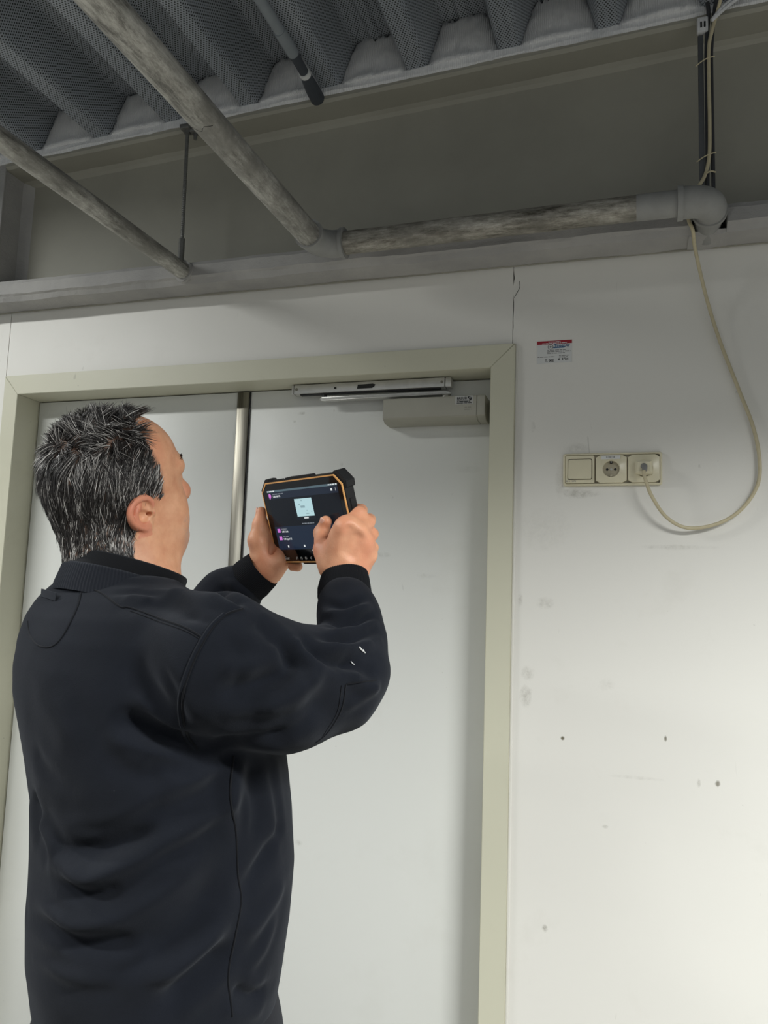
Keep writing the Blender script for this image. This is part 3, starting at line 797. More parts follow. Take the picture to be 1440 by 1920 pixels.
# ---- head
HS = .985
HF0, HR_ = facing(47)
hp = math.radians(20); hroll = math.radians(11)
HX = math.cos(hp)*HF0+math.sin(hp)*UPV; HZ = -math.sin(hp)*HF0+math.cos(hp)*UPV; HY = -HR_     # forward, up, left
HY, HZ = math.cos(hroll)*HY+math.sin(hroll)*HZ, -math.sin(hroll)*HY+math.cos(hroll)*HZ
HO = onB(226, 938, 1.25)
HM = np.array([HX, HY, HZ])
def H(x, y, z): return HO+HS*(x*HX+y*HY+z*HZ)
NECK0 = H(-.018, 0, -.03); NECK1 = onB(232, 1125, 1.245)
def build_head():
    h = .0019
    f = Field(HO-.19, HO+.175, h)
    f.lo[2] -= 0
    E = lambda c, r, k=.02, sub=False: f.ell(H(*c), np.array(r)*HS, HM, k, sub)
    Cn = lambda a, b, ra, rb, k=.015, sub=False: f.cone(H(*a), H(*b), ra*HS, rb*HS, k, sub)
    E((-.006, 0, .050), (.101, .0785, .085)); E((-.03, 0, .028), (.078, .074, .078), .03); E((.030, 0, .060), (.056, .064, .057), .03)
    E((.042, 0, -.012), (.055, .060, .075), .03); E((.046, 0, -.055), (.046, .056, .035), .03)      # face, jaw
    E((.087, 0, -.074), (.019, .029, .017), .018)                                                     # chin
    for s in (-1, 1):
        E((.056, s*.036, -.024), (.030, .024, .032), .03)       # cheek
        E((.035, s*.047, -.052), (.034, .018, .028), .03)       # jowl
        Cn((.080, s*.046, .044), (.096, s*.012, .046), .010, .012, .018)     # brow
        E((.100, s*.033, .026), (.014, .016, .011), .014, True)              # socket
        E((.078, s*.033, .024), (.0145, .0155, .0135), .006)                 # lidded eye
        E((.105, s*.011, -.016), (.0125, .0095, .0085), .008)                # nostril wing
    Cn((.093, 0, .034), (.114, 0, -.006), .0075, .0125, .012); E((.113, 0, -.010), (.012, .0125, .0105), .01)
    Cn((.092, -.026, -.040), (.104, 0, -.038), .006, .0075, .01); Cn((.092, .026, -.040), (.104, 0, -.038), .006, .0075, .01)
    Cn((.091, -.024, -.052), (.102, 0, -.052), .006, .008, .01); Cn((.091, .024, -.052), (.102, 0, -.052), .006, .008, .01)
    Cn((.101, -.024, -.0455), (.1105, 0, -.0445), .0022, .0022, .004, True); Cn((.101, .024, -.0455), (.1105, 0, -.0445), .0022, .0022, .004, True)
    E((.045, 0, -.088), (.05, .05, .026), .03)                                                        # double chin
    f.cone(NECK0, NECK1, .066, .070, .03)
    f.cone(H(.028, 0, -.075), NECK1+BF*.03+UPV*.01, .046, .060, .03)
    f.cone(H(-.050, 0, -.01), NECK1-BF*.022, .046, .050, .03)
    # sternomastoid and the fold below the ear
    f.cone(H(-.018, -.062, -.03), NECK1+BF*.055+BR*.03, .016, .016, .02)
    f.cone(H(.012, -.0705, -.058), H(.038, -.066, -.088), .0025, .0022, .008, True)
    # ears
    for s in (-1, 1):
        o = np.array([-.004, s*.078, -.006])
        ex = np.array([-.97, s*.22, -.10]); ex /= np.linalg.norm(ex)           # backwards, flaring out
        ez = np.array([-.42, s*.10, .90]); ez -= ex*(ex@ez); ez /= np.linalg.norm(ez)
        en = np.cross(ex, ez); en *= np.sign(en[1]*s)
        P = lambda u, v, w=0.: H(*(o+ex*(u*1.38)+ez*(v*.80)+en*w))
        RE = np.array([ex, ez, en]) @ HM
        f.ell(P(.010, -.002, -.003), np.array((.0255, .0232, .0065))*HS, RE, .006)
        f.ell(P(.004, -.001, -.010), np.array((.013, .022, .010))*HS, RE, .012)
        ring = [(-.006, .006), (-.005, .017), (.001, .027), (.010, .0305), (.020, .027), (.0265, .016), (.0275, .003), (.024, -.010), (.017, -.021), (.010, -.028)]
        rp = spline([P(u, v, .003) for u, v in ring], 3)
        for a, b in zip(rp[:-1], rp[1:]): f.cone(a, b, .0041*HS, .0041*HS, .003)
        an = spline([P(u, v, .0025) for u, v in [(.012, .018), (.018, .010), (.0195, -.002), (.016, -.013), (.009, -.017)]], 3)
        for a, b in zip(an[:-1], an[1:]): f.cone(a, b, .0033*HS, .0033*HS, .003)
        f.ell(P(.007, -.029, .001), np.array((.0095, .0095, .005))*HS, RE, .005)          # lobe
        f.ell(P(-.0055, -.006, .002), np.array((.004, .0065, .0055))*HS, RE, .004)        # tragus
        f.ell(P(.0085, -.0045, .004), np.array((.0105, .0098, .0095))*HS, RE, .003, True)  # concha
        f.ell(P(.004, .012, .006), np.array((.0075, .0072, .0055))*HS, RE, .003, True)
        f.ell(P(-.001, -.006, -.002), np.array((.0035, .004, .008))*HS, RE, .002, True)    # canal
    return f.mesh()
hv, hq = build_head(); hv = smooth_v(hv, hq, 1, .4)
hl = (hv-HO)@HM.T/HS                                       # head-local coordinates
def hair_mask(p):
    """1 where hair grows, in head-local coordinates"""
    x, y, z = p[:, 0], p[:, 1], np.asarray(p[:, 2]); ay = np.abs(y)
    # front hairline x limit as a function of height
    front = np.interp(z, [-.12, -.012, -.004, .015, .045, .075, .098, .115, .14], [-.02, -.02, .034, .036, .034, .026, .020, .020, .02])
    front = front+.034*np.clip(1-ay/.05, 0, 1)*np.clip((z-.07)/.02, 0, 1)
    m = np.clip((front-x)/.010, 0, 1)
    low = np.interp(x, [-.12, -.075, -.045, -.028, -.012, .012, .03, .05], [-.080, -.092, -.074, -.03, .024, .030, .004, .002])
    m *= np.clip((z-low)/.008, 0, 1)
    m *= (x > -.3)
    return m
sc_m = hair_mask(hl)
earm = ((np.abs(hl[:, 1]) > .083) & (hl[:, 2] < .04) & (hl[:, 2] > -.042) & (hl[:, 0] > -.05)).astype(float)
sc_m = sc_m*(1-earm)
stub = np.clip((hl[:, 0]-.055)/.02, 0, 1)*np.clip((-.028-hl[:, 2])/.012, 0, 1)*.8
flush = np.clip(earm*.45+.30*np.exp(-((hl[:, 0]-.115)/.014)**2-((hl[:, 2]+.01)/.014)**2)+.07*np.exp(-((hl[:, 0]+.01)/.03)**2-((hl[:, 2]+.06)/.02)**2), 0, 1)
islands.append((hv, hq, sc_m*.85, stub, flush))

# ---- torso and arms under the clothes (coarse)
S_R = onB(402, 1262, 1.075); E_R = onB(672, 1288, 1.165); W_R = onB(648, 1082, 1.272)
S_L = onB(240, 1240, 1.37); E_L = onB(345, 1215, 1.475); W_L = onB(478, 1084, 1.492)
def core():
    lo = np.minimum.reduce([S_R, S_L, E_R, E_L, W_R, W_L, onB(290, 1900, BB)])-.24; hi = np.maximum.reduce([S_R, S_L, E_R, E_L, W_R, W_L, NECK1])+.2
    f = Field(lo, hi, .012)
    f.cone(NECK1, onB(270, 1260, BB), .07, .13, .05); f.cone(onB(270, 1260, BB), onB(290, 1750, BB), .12, .12, .05)
    f.cone(S_R, S_L, .06, .06, .06)
    f.chain([S_R, E_R, W_R], [.050, .030, .022], .01); f.chain([S_L, E_L, W_L], [.050, .026, .016], .01)
    return f.mesh()
cv, cq = core(); islands.append((cv, cq, np.zeros(len(cv)), np.zeros(len(cv)), np.zeros(len(cv))))

# ---- hands
def J(px, py, d): return CAM+ray(px, py)*d
def hand(build, pts):
    P = np.array(pts); f = Field(P.min(0)-.04, P.max(0)+.04, .0014); build(f)
    v, q = f.mesh(); v = smooth_v(v, q, 1, .35)
    islands.append((v, q, np.zeros(len(v)), np.zeros(len(v)), np.zeros(len(v))))
    return v, q
nails = []
def nail(p, axis, nrm, w=.0062, l=.0075):
    nails.append((p, axis, nrm, w, l))
# right hand: back of the hand to the camera, thumb on the screen, fingers round the right edge
Rw = J(648, 1092, 1.282)
R_mcp = [J(649, 990, 1.258), J(668, 999, 1.262), J(681, 1018, 1.272), J(688, 1041, 1.286)]
R_pip = [J(674, 964, 1.283), J(689, 979, 1.290), J(696, 1002, 1.298), J(698, 1027, 1.306)]
R_dip = [J(677, 957, 1.318), J(693, 975, 1.325), J(699, 1001, 1.330), J(699, 1026, 1.333)]
R_tip = [J(655, 952, td(655, 952, -TD-.012)), J(672, 973, td(672, 973, -TD-.012)), J(681, 1002, td(681, 1002, -TD-.012)), J(684, 1026, td(684, 1026, -TD-.011))]
R_th = [J(622, 1062, 1.280), J(606, 1030, 1.302), J(603, 999, td(603, 999, .013)), J(611, 978, td(611, 978, .0095))]
def bR(f):
    bases = [J(634, 1066, 1.268), J(644, 1068, 1.270), J(655, 1070, 1.276), J(664, 1072, 1.286)]
    f.cone(J(647, 1125, 1.262), Rw, .027, .0265, .012); f.cone(J(640, 1100, 1.275), J(644, 1068, 1.279), .021, .022, .02); f.cone(J(656, 1100, 1.278), J(656, 1068, 1.284), .021, .021, .02)
    for i in range(4):
        f.cone(bases[i], R_mcp[i], .0175, [.0150, .0148, .0138, .0125][i], .016)
        f.cone(bases[i]+_F*.014, R_mcp[i]+_F*.012, .015, .012, .016)
    f.cone(R_mcp[0], R_mcp[1], .0125, .0125, .012); f.cone(R_mcp[1], R_mcp[2], .0115, .0115, .012); f.cone(R_mcp[2], R_mcp[3], .011, .011, .012)
    r = [.0112, .0112, .0104, .0092]
    for i in range(4):
        f.cone(R_mcp[i], R_pip[i], [.0145, .0142, .0132, .0120][i], r[i]+.0006, .006)
        f.cone(R_pip[i], R_dip[i], r[i]+.0004, r[i]-.0012, .003); f.cone(R_dip[i], R_tip[i], r[i]-.0012, r[i]-.0022, .003)
    f.chain(R_th, [.0185, .0148, .0122, .0098], .007)
    f.cone(R_th[0], R_mcp[0], .017, .0125, .016)
    f.cone((R_th[0]+R_th[1])/2+_F*.004, (R_mcp[0]*2+R_th[1])/3, .0115, .010, .018)
    # tendon hollows between the knuckles
    for i in range(2):
        m = (R_mcp[i]+R_mcp[i+1])/2-_F*.0222; b2 = (bases[i]+bases[i+1])/2-_F*.026
        f.cone(m, m*.5+b2*.5, .0060, .0035, .012, True)
hand(bR, R_mcp+R_pip+R_dip+R_tip+R_th+[Rw, J(647, 1125, 1.262)])
nail(R_th[3]+TZ*.0085+TY*.002, TY*.8+TX*.25, TZ)
# left hand: palm to the camera, thumb along the left edge, fingers behind
Lw = J(499, 1068, 1.474)
bk = lambda px, py, off=.013: J(px, py, td(px, py, -TD-off))
L_mcp = [J(520, 984, 1.500), J(533, 1002, 1.492), J(541, 1022, 1.485), J(541, 1044, 1.480)]
L_pip = [bk(556, 962, .016), bk(566, 990, .016), bk(566, 1016, .016), J(552, 1060, td(552, 1060, -TD-.004))]
L_dip = [bk(584, 956, .014), bk(594, 986, .014), bk(592, 1014, .014), J(558, 1062, td(558, 1062, -.012))]
L_tip = [bk(604, 955, .012), bk(614, 986, .012), bk(612, 1014, .012), J(548, 1063, td(548, 1063, -.004))]
L_th = [J(489, 1042, 1.468), J(483, 1013, 1.468), J(487, 984, 1.474), J(490, 960, 1.478)]
def bL(f):
    bases = [J(491, 1048, 1.482), J(499, 1052, 1.482), J(506, 1058, 1.478), J(511, 1064, 1.472)]
    f.cone(J(466, 1098, 1.488), J(492, 1074, 1.482), .021, .022, .012); f.cone(J(492, 1074, 1.482), Lw, .022, .0235, .012); f.cone(Lw, J(502, 1055, 1.476), .0255, .024, .02)
    for i in range(4):
        f.cone(bases[i], L_mcp[i], .0175, [.0145, .0142, .0134, .0125][i], .016)
    f.cone(J(508, 1062, 1.466), J(528, 1046, 1.466), .0155, .012, .016)           # heel of the little-finger side
    f.cone(J(492, 1046, 1.464), J(487, 1020, 1.462), .0165, .0145, .014)          # ball of the thumb
    for i in range(3): f.cone(L_mcp[i], L_mcp[i+1], .0115, .0115, .012)
    r = [.0108, .0110, .0104, .0094]
    for i in range(4):
        f.cone(L_mcp[i], L_pip[i], [.0135, .0135, .0125, .0112][i], r[i], .006)
        f.cone(L_pip[i], L_dip[i], r[i], r[i]-.0010, .003); f.cone(L_dip[i], L_tip[i], r[i]-.0010, r[i]-.0020, .003)
    f.chain(L_th, [.0180, .0140, .0122, .0096], .008)
    f.cone(L_th[1], L_mcp[0], .0125, .0125, .016)
    f.cone(J(503, 1052, 1.459), J(512, 1018, 1.462), .0045, .0035, .010, True)     # palm crease
hand(bL, L_mcp+L_pip+L_dip+L_tip+L_th+[Lw, J(470, 1098, 1.478)])
_ax = L_th[3]-L_th[2]; _ax /= np.linalg.norm(_ax)
nail(L_th[3]-_R*.0088+_ax*.002, _ax, -_R)

nv = 0; VV, QQ, A1, A2, A3 = [], [], [], [], []
for v, q, a, b, c in islands:
    VV.append(v); QQ.append(q+nv); nv += len(v); A1.append(a); A2.append(b); A3.append(c)
body = npmesh('body', np.concatenate(VV), np.concatenate(QQ), M_skin, person)
pattr(body, 'scalp', np.concatenate(A1)); pattr(body, 'stubble', np.concatenate(A2)); pattr(body, 'flush', np.concatenate(A3))
for p, ax, nr, w, l in nails:
    ax = ax-nr*(ax@nr); ax /= np.linalg.norm(ax); sd = np.cross(nr, ax)
    bm = bmesh.new(); bmesh.ops.create_uvsphere(bm, u_segments=12, v_segments=8, radius=1)
    for v in bm.verts: v.co = Vector(p+sd*w*v.co.x+ax*l*v.co.y+nr*.0018*v.co.z-nr*.0022*v.co.x**2)
    frombm('fingernail', bm, M_nail, body, True)

# eyes and eyebrows
M_eye = plain('eye_white', (214, 206, 198), .2, 0, .5, .03)
M_brow = plain('dark_brow_hair', (46, 40, 36), .6)
for s in (-1, 1):
    bm = bmesh.new(); bmesh.ops.create_uvsphere(bm, u_segments=16, v_segments=10, radius=.0118*HS)
    for v in bm.verts: v.co = v.co+Vector(H(.0815, s*.033, .0235))
    frombm('eye', bm, M_eye, body, True)
    lidp = spline([H(.084, s*.0455, .026), H(.091, s*.040, .0315), H(.0945, s*.033, .0325), H(.0925, s*.024, .030)], 4)
    tube('eyelashes', lidp, [.0006]+[.0012]*(len(lidp)-2)+[.0006], M_brow, body, 6)

# ---------------------------------------------------------------- hair
def bary_sample(V, Q, w, n):
    T = np.concatenate([Q[:, [0, 1, 2]], Q[:, [0, 2, 3]]]); a = V[T[:, 0]]; b = V[T[:, 1]]; c = V[T[:, 2]]
    nr = np.cross(b-a, c-a); ar = np.linalg.norm(nr, axis=1)*w[T].mean(1); nr = nr/(np.linalg.norm(nr, axis=1)[:, None]+1e-12)
    i = RNG.choice(len(T), n, p=ar/ar.sum()); u = RNG.random((n, 2)); fl = u.sum(1) > 1; u[fl] = 1-u[fl]
    return a[i]+(b[i]-a[i])*u[:, :1]+(c[i]-a[i])*u[:, 1:], nr[i]
HN = 17000
vn = normals(hv, hq)
hp_, hn_ = bary_sample(hv, hq, (sc_m > .25).astype(float)*(np.abs(sc_m)+.1), HN)
loc = (hp_-HO)@HM.T/HS; nl = hn_@HM.T
# tufts: strands share the lean of the nearest tuft centre
NTF = 620
tc = loc[RNG.choice(HN, NTF, replace=False)]; tj = RNG.normal(0, 1, (NTF, 3)); tlv = RNG.normal(0, 1, NTF)
own = np.empty(HN, int)
for i in range(0, HN, 2000):
    own[i:i+2000] = ((loc[i:i+2000, None, :]-tc[None])**2).sum(2).argmin(1)
top = np.clip((nl[:, 2]-.35)/.4, 0, 1)*np.clip((loc[:, 2]-.07)/.03, 0, 1)
x, y, z = loc.T
flow_side = np.stack([np.where(x > -.03, -.55, -.15), np.zeros(HN), -np.ones(HN)*np.where(x > -.03, .75, 1.)], 1)
crown = np.exp(-((x+.06)/.03)**2-((z-.10)/.035)**2)
flow_top = np.stack([.15+.5*np.clip((x+.02)/.08, -1, 1), .25*np.sign(y)*np.clip(np.abs(y)/.05, 0, 1), .25*np.ones(HN)], 1)
fl = flow_side*(1-top[:, None])+flow_top*top[:, None]+tj[own]*(.16+.30*top)[:, None]+RNG.normal(0, .10, (HN, 3))
fl -= nl*(fl*nl).sum(1)[:, None]; fl /= np.linalg.norm(fl, axis=1)[:, None]+1e-9
lift = .20+.75*top+.10*RNG.normal(0, 1, HN)+.16*tlv[own]*top
d0 = fl+nl*np.clip(lift, .12, 1.6)[:, None]
pull = tc[own]+nl*.0-loc; pull -= nl*(pull*nl).sum(1)[:, None]       # strands of a tuft lean together
d0 /= np.linalg.norm(d0, axis=1)[:, None]
ln = (.014+.005*top+.006*np.clip(1-top, 0, 1)*np.clip((z+.03)/.1, 0, 1)*1.)*(.75+.5*RNG.random(HN))*(1+.22*tlv[own]*top)
ln = np.clip(ln, .007, .026)*np.where((x > .02) & (top < .4), .62, 1.)
ln *= np.where(z < -.035, .7, 1.)
SEG = 4; tt = np.linspace(0, 1, SEG)
Pth = np.empty((HN, SEG, 3))
for k, t in enumerate(tt):
    bend = fl*(.55*t*t*(1-.4*top))[:, None]*ln[:, None]-nl*(.28*t*t*(1-top))[:, None]*ln[:, None]
    Pth[:, k] = loc+d0*(ln*t)[:, None]+bend+pull*(.62*t**1.2)+np.array([0, 0, -1.])*(.0015*t*t)
    Pth[:, k] += nl*.0004
Pw = HO+HS*(Pth@HM)
tan = np.diff(Pw, axis=1, append=Pw[:, -1:]*2-Pw[:, -2:-1]); tan /= np.linalg.norm(tan, axis=2)[..., None]+1e-12
ref = RNG.normal(0, 1, (HN, 1, 3)); n1 = np.cross(tan, ref); n1 /= np.linalg.norm(n1, axis=2)[..., None]+1e-12; n2 = np.cross(tan, n1)
rad = (np.array([.00042, .00048, .00036, .00006])[None, :]*(.8+.5*RNG.random((HN, 1))))[..., None]
rings = np.stack([Pw+rad*(math.cos(a)*n1+math.sin(a)*n2) for a in (0, 2*math.pi/3, 4*math.pi/3)], 2)     # HN,SEG,3,3
HV = rings.reshape(-1, 3)
bi = (np.arange(HN)*SEG*3)[:, None]
qs = []
for k in range(SEG-1):
    for a in range(3):
        b = (a+1) % 3; qs.append(np.stack([bi[:, 0]+k*3+a, bi[:, 0]+k*3+b, bi[:, 0]+(k+1)*3+b, bi[:, 0]+(k+1)*3+a], 1))
HQ = np.concatenate(qs)
M_hair = NT('salt_and_pepper_hair')
_a = M_hair.n('ShaderNodeAttribute', attribute_name='grey')
M_hair.base(M_hair.ramp(_a.outputs['Fac'], [(0., lin((22, 20, 20))), (.45, lin((58, 54, 52))), (.75, lin((150, 146, 142))), (1., lin((226, 222, 216)))])).set(.36, 0, .55)
M_hair = M_hair.m
hair = npmesh('hair', HV, HQ, M_hair, person)
side_grey = .12+.42*np.clip((x-.0)/.04, 0, 1)*(1-top)+.34*crown*(1-.3*top)+.22*np.exp(-((x+.03)/.035)**2-((z-.055)/.016)**2)*(y < 0)+.25*np.exp(-((z+.045)/.02)**2)*(x < -.03)-.08*top
gv = np.clip(np.where(RNG.random(HN) < np.clip(side_grey+.13*tlv[own], .05, .85), .62+.38*RNG.random(HN), .05+.40*RNG.random(HN)), 0, 1)
pattr(hair, 'grey', np.repeat(gv, SEG*3)); tag(hair, 'short spiky black and grey hair', kind='stuff')
# eyebrow of short hairs on each side
for s in (-1, 1):
    parts = []
    for k in range(170):
        u = random.random(); c0 = np.array([.0965-.020*u**1.6, s*(.014+.034*u), .047+.007*math.sin(u*2.6)+random.uniform(-.003, .003)])
        dv = np.array([-.2+random.uniform(-.1, .5), s*.8, .25+random.uniform(-.3, .3)]); L = .009
        parts.append(tube_geo([H(*c0), H(*(c0+dv*L*.5+np.array([.0045, s*.003, 0]))), H(*(c0+dv*L+np.array([.003, s*.003, 0])))], [.0007, .0008, .0002], 4, False))
    join_geo('eyebrow', parts, M_brow, body, True)

# ================================================================ clothes
def fabric(name, c1, c2, rough=.95, fuzz=.05):
    m = NT(name)
    w = m.noise(650, 3, .7); g = m.noise(6, 4)
    m.base(m.mix(m.math('MULTIPLY', m.ramp(m.noise(160, 3), [(.74, (0, 0, 0, 1)), (.80, (1, 1, 1, 1))]), .12), m.ramp(g, [(.3, lin(c1)), (.7, lin(c2))]), lin((120, 122, 128)))).set(rough, 0, .15)
    m.b.inputs['Sheen Weight'].default_value = fuzz; m.b.inputs['Sheen Roughness'].default_value = .55
    m.b.inputs['Sheen Tint'].default_value = (.75, .8, .9, 1)
    m.bump(m.math('ADD', w, m.math('MULTIPLY', m.noise(90, 4), .6)), .35, .0012)
    return m.m
M_sweat = fabric('navy_black_fleece', (14, 17, 23), (20, 23, 30))
M_rib = fabric('rib_knit', (24, 26, 32), (32, 35, 41))
M_cuff = fabric('black_rib_knit', (13, 14, 17), (18, 19, 22))
M_polo = fabric('black_collar', (12, 13, 16), (16, 17, 20), .8, .05)
M_seam = fabric('seam_thread', (12, 13, 16), (17, 18, 22))
M_trouser = fabric('black_trouser_cloth', (22, 23, 27), (28, 29, 34), .85, .05)
M_shoe = plain('black_leather', (24, 23, 23), .45, 0, .5, .1)

rows = [(1096, 150, 340), (1112, 118, 372), (1130, 84, 400), (1160, 50, 440), (1200, 28, 470), (1250, 18, 495), (1300, 20, 512), (1400, 44, 538), (1500, 68, 548), (1600, 62, 552), (1700, 54, 545), (1800, 52, 531), (1880, 64, 518), (1950, 86, 508), (2010, 96, 498)]
tz, tcx, tcy, ta, tb = [], [], [], [], []
for py, xl, xr in rows:
    c = onB((xl+xr)/2, py, BB)
    W = (xr-xl)/2*((c-CAM)@_F)/FPX
    rat = np.interp(py, [1100, 1250, 1500, 1900], [1.35, 1.22, 1.06, 1.10])       # breadth / depth
    q_ = 2.35/1.35; sF = W/((BF@hr)**q_+(rat*(BR@hr))**q_)**(1/q_)
    tz.append(c[2]); tcx.append(c[0]); tcy.append(c[1]); ta.append(sF); tb.append(sF*rat)
o_ = np.argsort(tz); tz, tcx, tcy, ta, tb = [np.array(v)[o_] for v in (tz, tcx, tcy, ta, tb)]
HEM = tz[1]
ribR0 = J(645, 1122, 1.260); ribR1 = J(648, 1070, 1.279)
ribL0 = J(462, 1094, 1.480); ribL1 = J(494, 1066, 1.475)
def build_shirt():
    P = [S_R, S_L, E_R, E_L, ribR1, ribL1, onB(40, 1250, BB), onB(545, 1600, BB), onB(290, 1950, BB), onB(290, 1040, BB)]
    P = np.array(P); lo = P.min(0)-.13; hi = P.max(0)+.12
    f = Field(lo, hi, .0038)
    S = f.sl(lo, hi); X, Y, Z = f.pts(S); zz = f.ax[2][S[2]]
    I = lambda a: np.interp(zz, tz, a)[None, None, :].astype(np.float32)
    cx, cy, a, b = I(tcx), I(tcy), I(ta), I(tb)
    q1 = ((X-cx)*BF[0]+(Y-cy)*BF[1])/a; q2 = ((X-cx)*BR[0]+(Y-cy)*BR[1])/b
    e = 2.35
    rho = (np.abs(q1)**e+np.abs(q2)**e)**(1/e)
    d = (rho-1)*np.minimum(a, b)*.96
    d = np.maximum(d, Z-tz[-1]); sd = np.clip((X-cx)*hr[0]+(Y-cy)*hr[1], 0, 1); d = np.maximum(d, HEM+.33*sd-Z)
    f.F[S] = d
    # yoke and shoulders
    NB = onB(222, 1176, 1.25)
    f.cone(NB-BF*.02, onB(408, 1212, 1.10), .074, .060, .05); f.cone(NB-BF*.01, onB(280, 1200, 1.37), .072, .06, .05)
    f.cone(onB(160, 1165, 1.262), onB(330, 1208, 1.15), .058, .055, .05)
    SR = onB(418, 1245, 1.085)
    mid = onB(530, 1288, 1.12); EL = onB(628, 1280, 1.16); EL2 = onB(662, 1255, 1.175)
    f.chain([SR, mid, EL], [.088, .081, .068], .03)
    f.cone(EL, EL2, .064, .045, .02)
    f.chain([EL2, onB(663, 1200, 1.21), onB(655, 1155, 1.235), onB(648, 1128, 1.248)], [.045, .0435, .0425, .0395], .022)
    f.cone(onB(610, 1245, 1.155), onB(645, 1215, 1.195), .045, .034, .03)
    f.chain([onB(262, 1230, 1.36), E_L, J(430, 1120, 1.487), J(464, 1093, 1.481)], [.078, .062, .049, .0375], .03)
    # neck opening
    f.cone(onB(232, 1128, 1.245), onB(225, 1000, 1.245), .060, .064, .012, True)
    # the sleeves end as openings
    dr = ribR1-ribR0; dr /= np.linalg.norm(dr); f.cone(ribR0-dr*.004, ribR0+dr*.06, .034, .036, .004, True)
    dl = ribL1-ribL0; dl /= np.linalg.norm(dl); f.cone(ribL0-dl*.004, ribL0+dl*.06, .031, .033, .004, True)
    return f.mesh()
sv, sq = build_shirt(); sv = smooth_v(sv, sq, 6, .5)
def bvh_of(V, Q): return BVHTree.FromPolygons([tuple(v) for v in V], [tuple(int(i) for i in q) for q in Q])
bt = bvh_of(sv, sq)
def hit(px, py, tree, off=0.):
    d = ray(px, py); d = d/np.linalg.norm(d)
    r = tree.ray_cast(Vector(CAM), Vector(d))
    if r[0] is None: return None
    return np.array(r[0])+np.array(r[1])*off
def hits(pl, tree, off=0., step=7.):
    out = []
    for (x0, y0), (x1, y1) in zip(pl[:-1], pl[1:]):
        n = max(1, int(math.hypot(x1-x0, y1-y0)/step))
        for k in range(n): out.append((x0+(x1-x0)*k/n, y0+(y1-y0)*k/n))
    out.append(pl[-1])
    R = [hit(a, b, tree, off) for a, b in out]
    return [p for p in R if p is not None]
def crv(pl, n=5): return [tuple(p[:2]) for p in spline([(a, b, 0) for a, b in pl], n)]
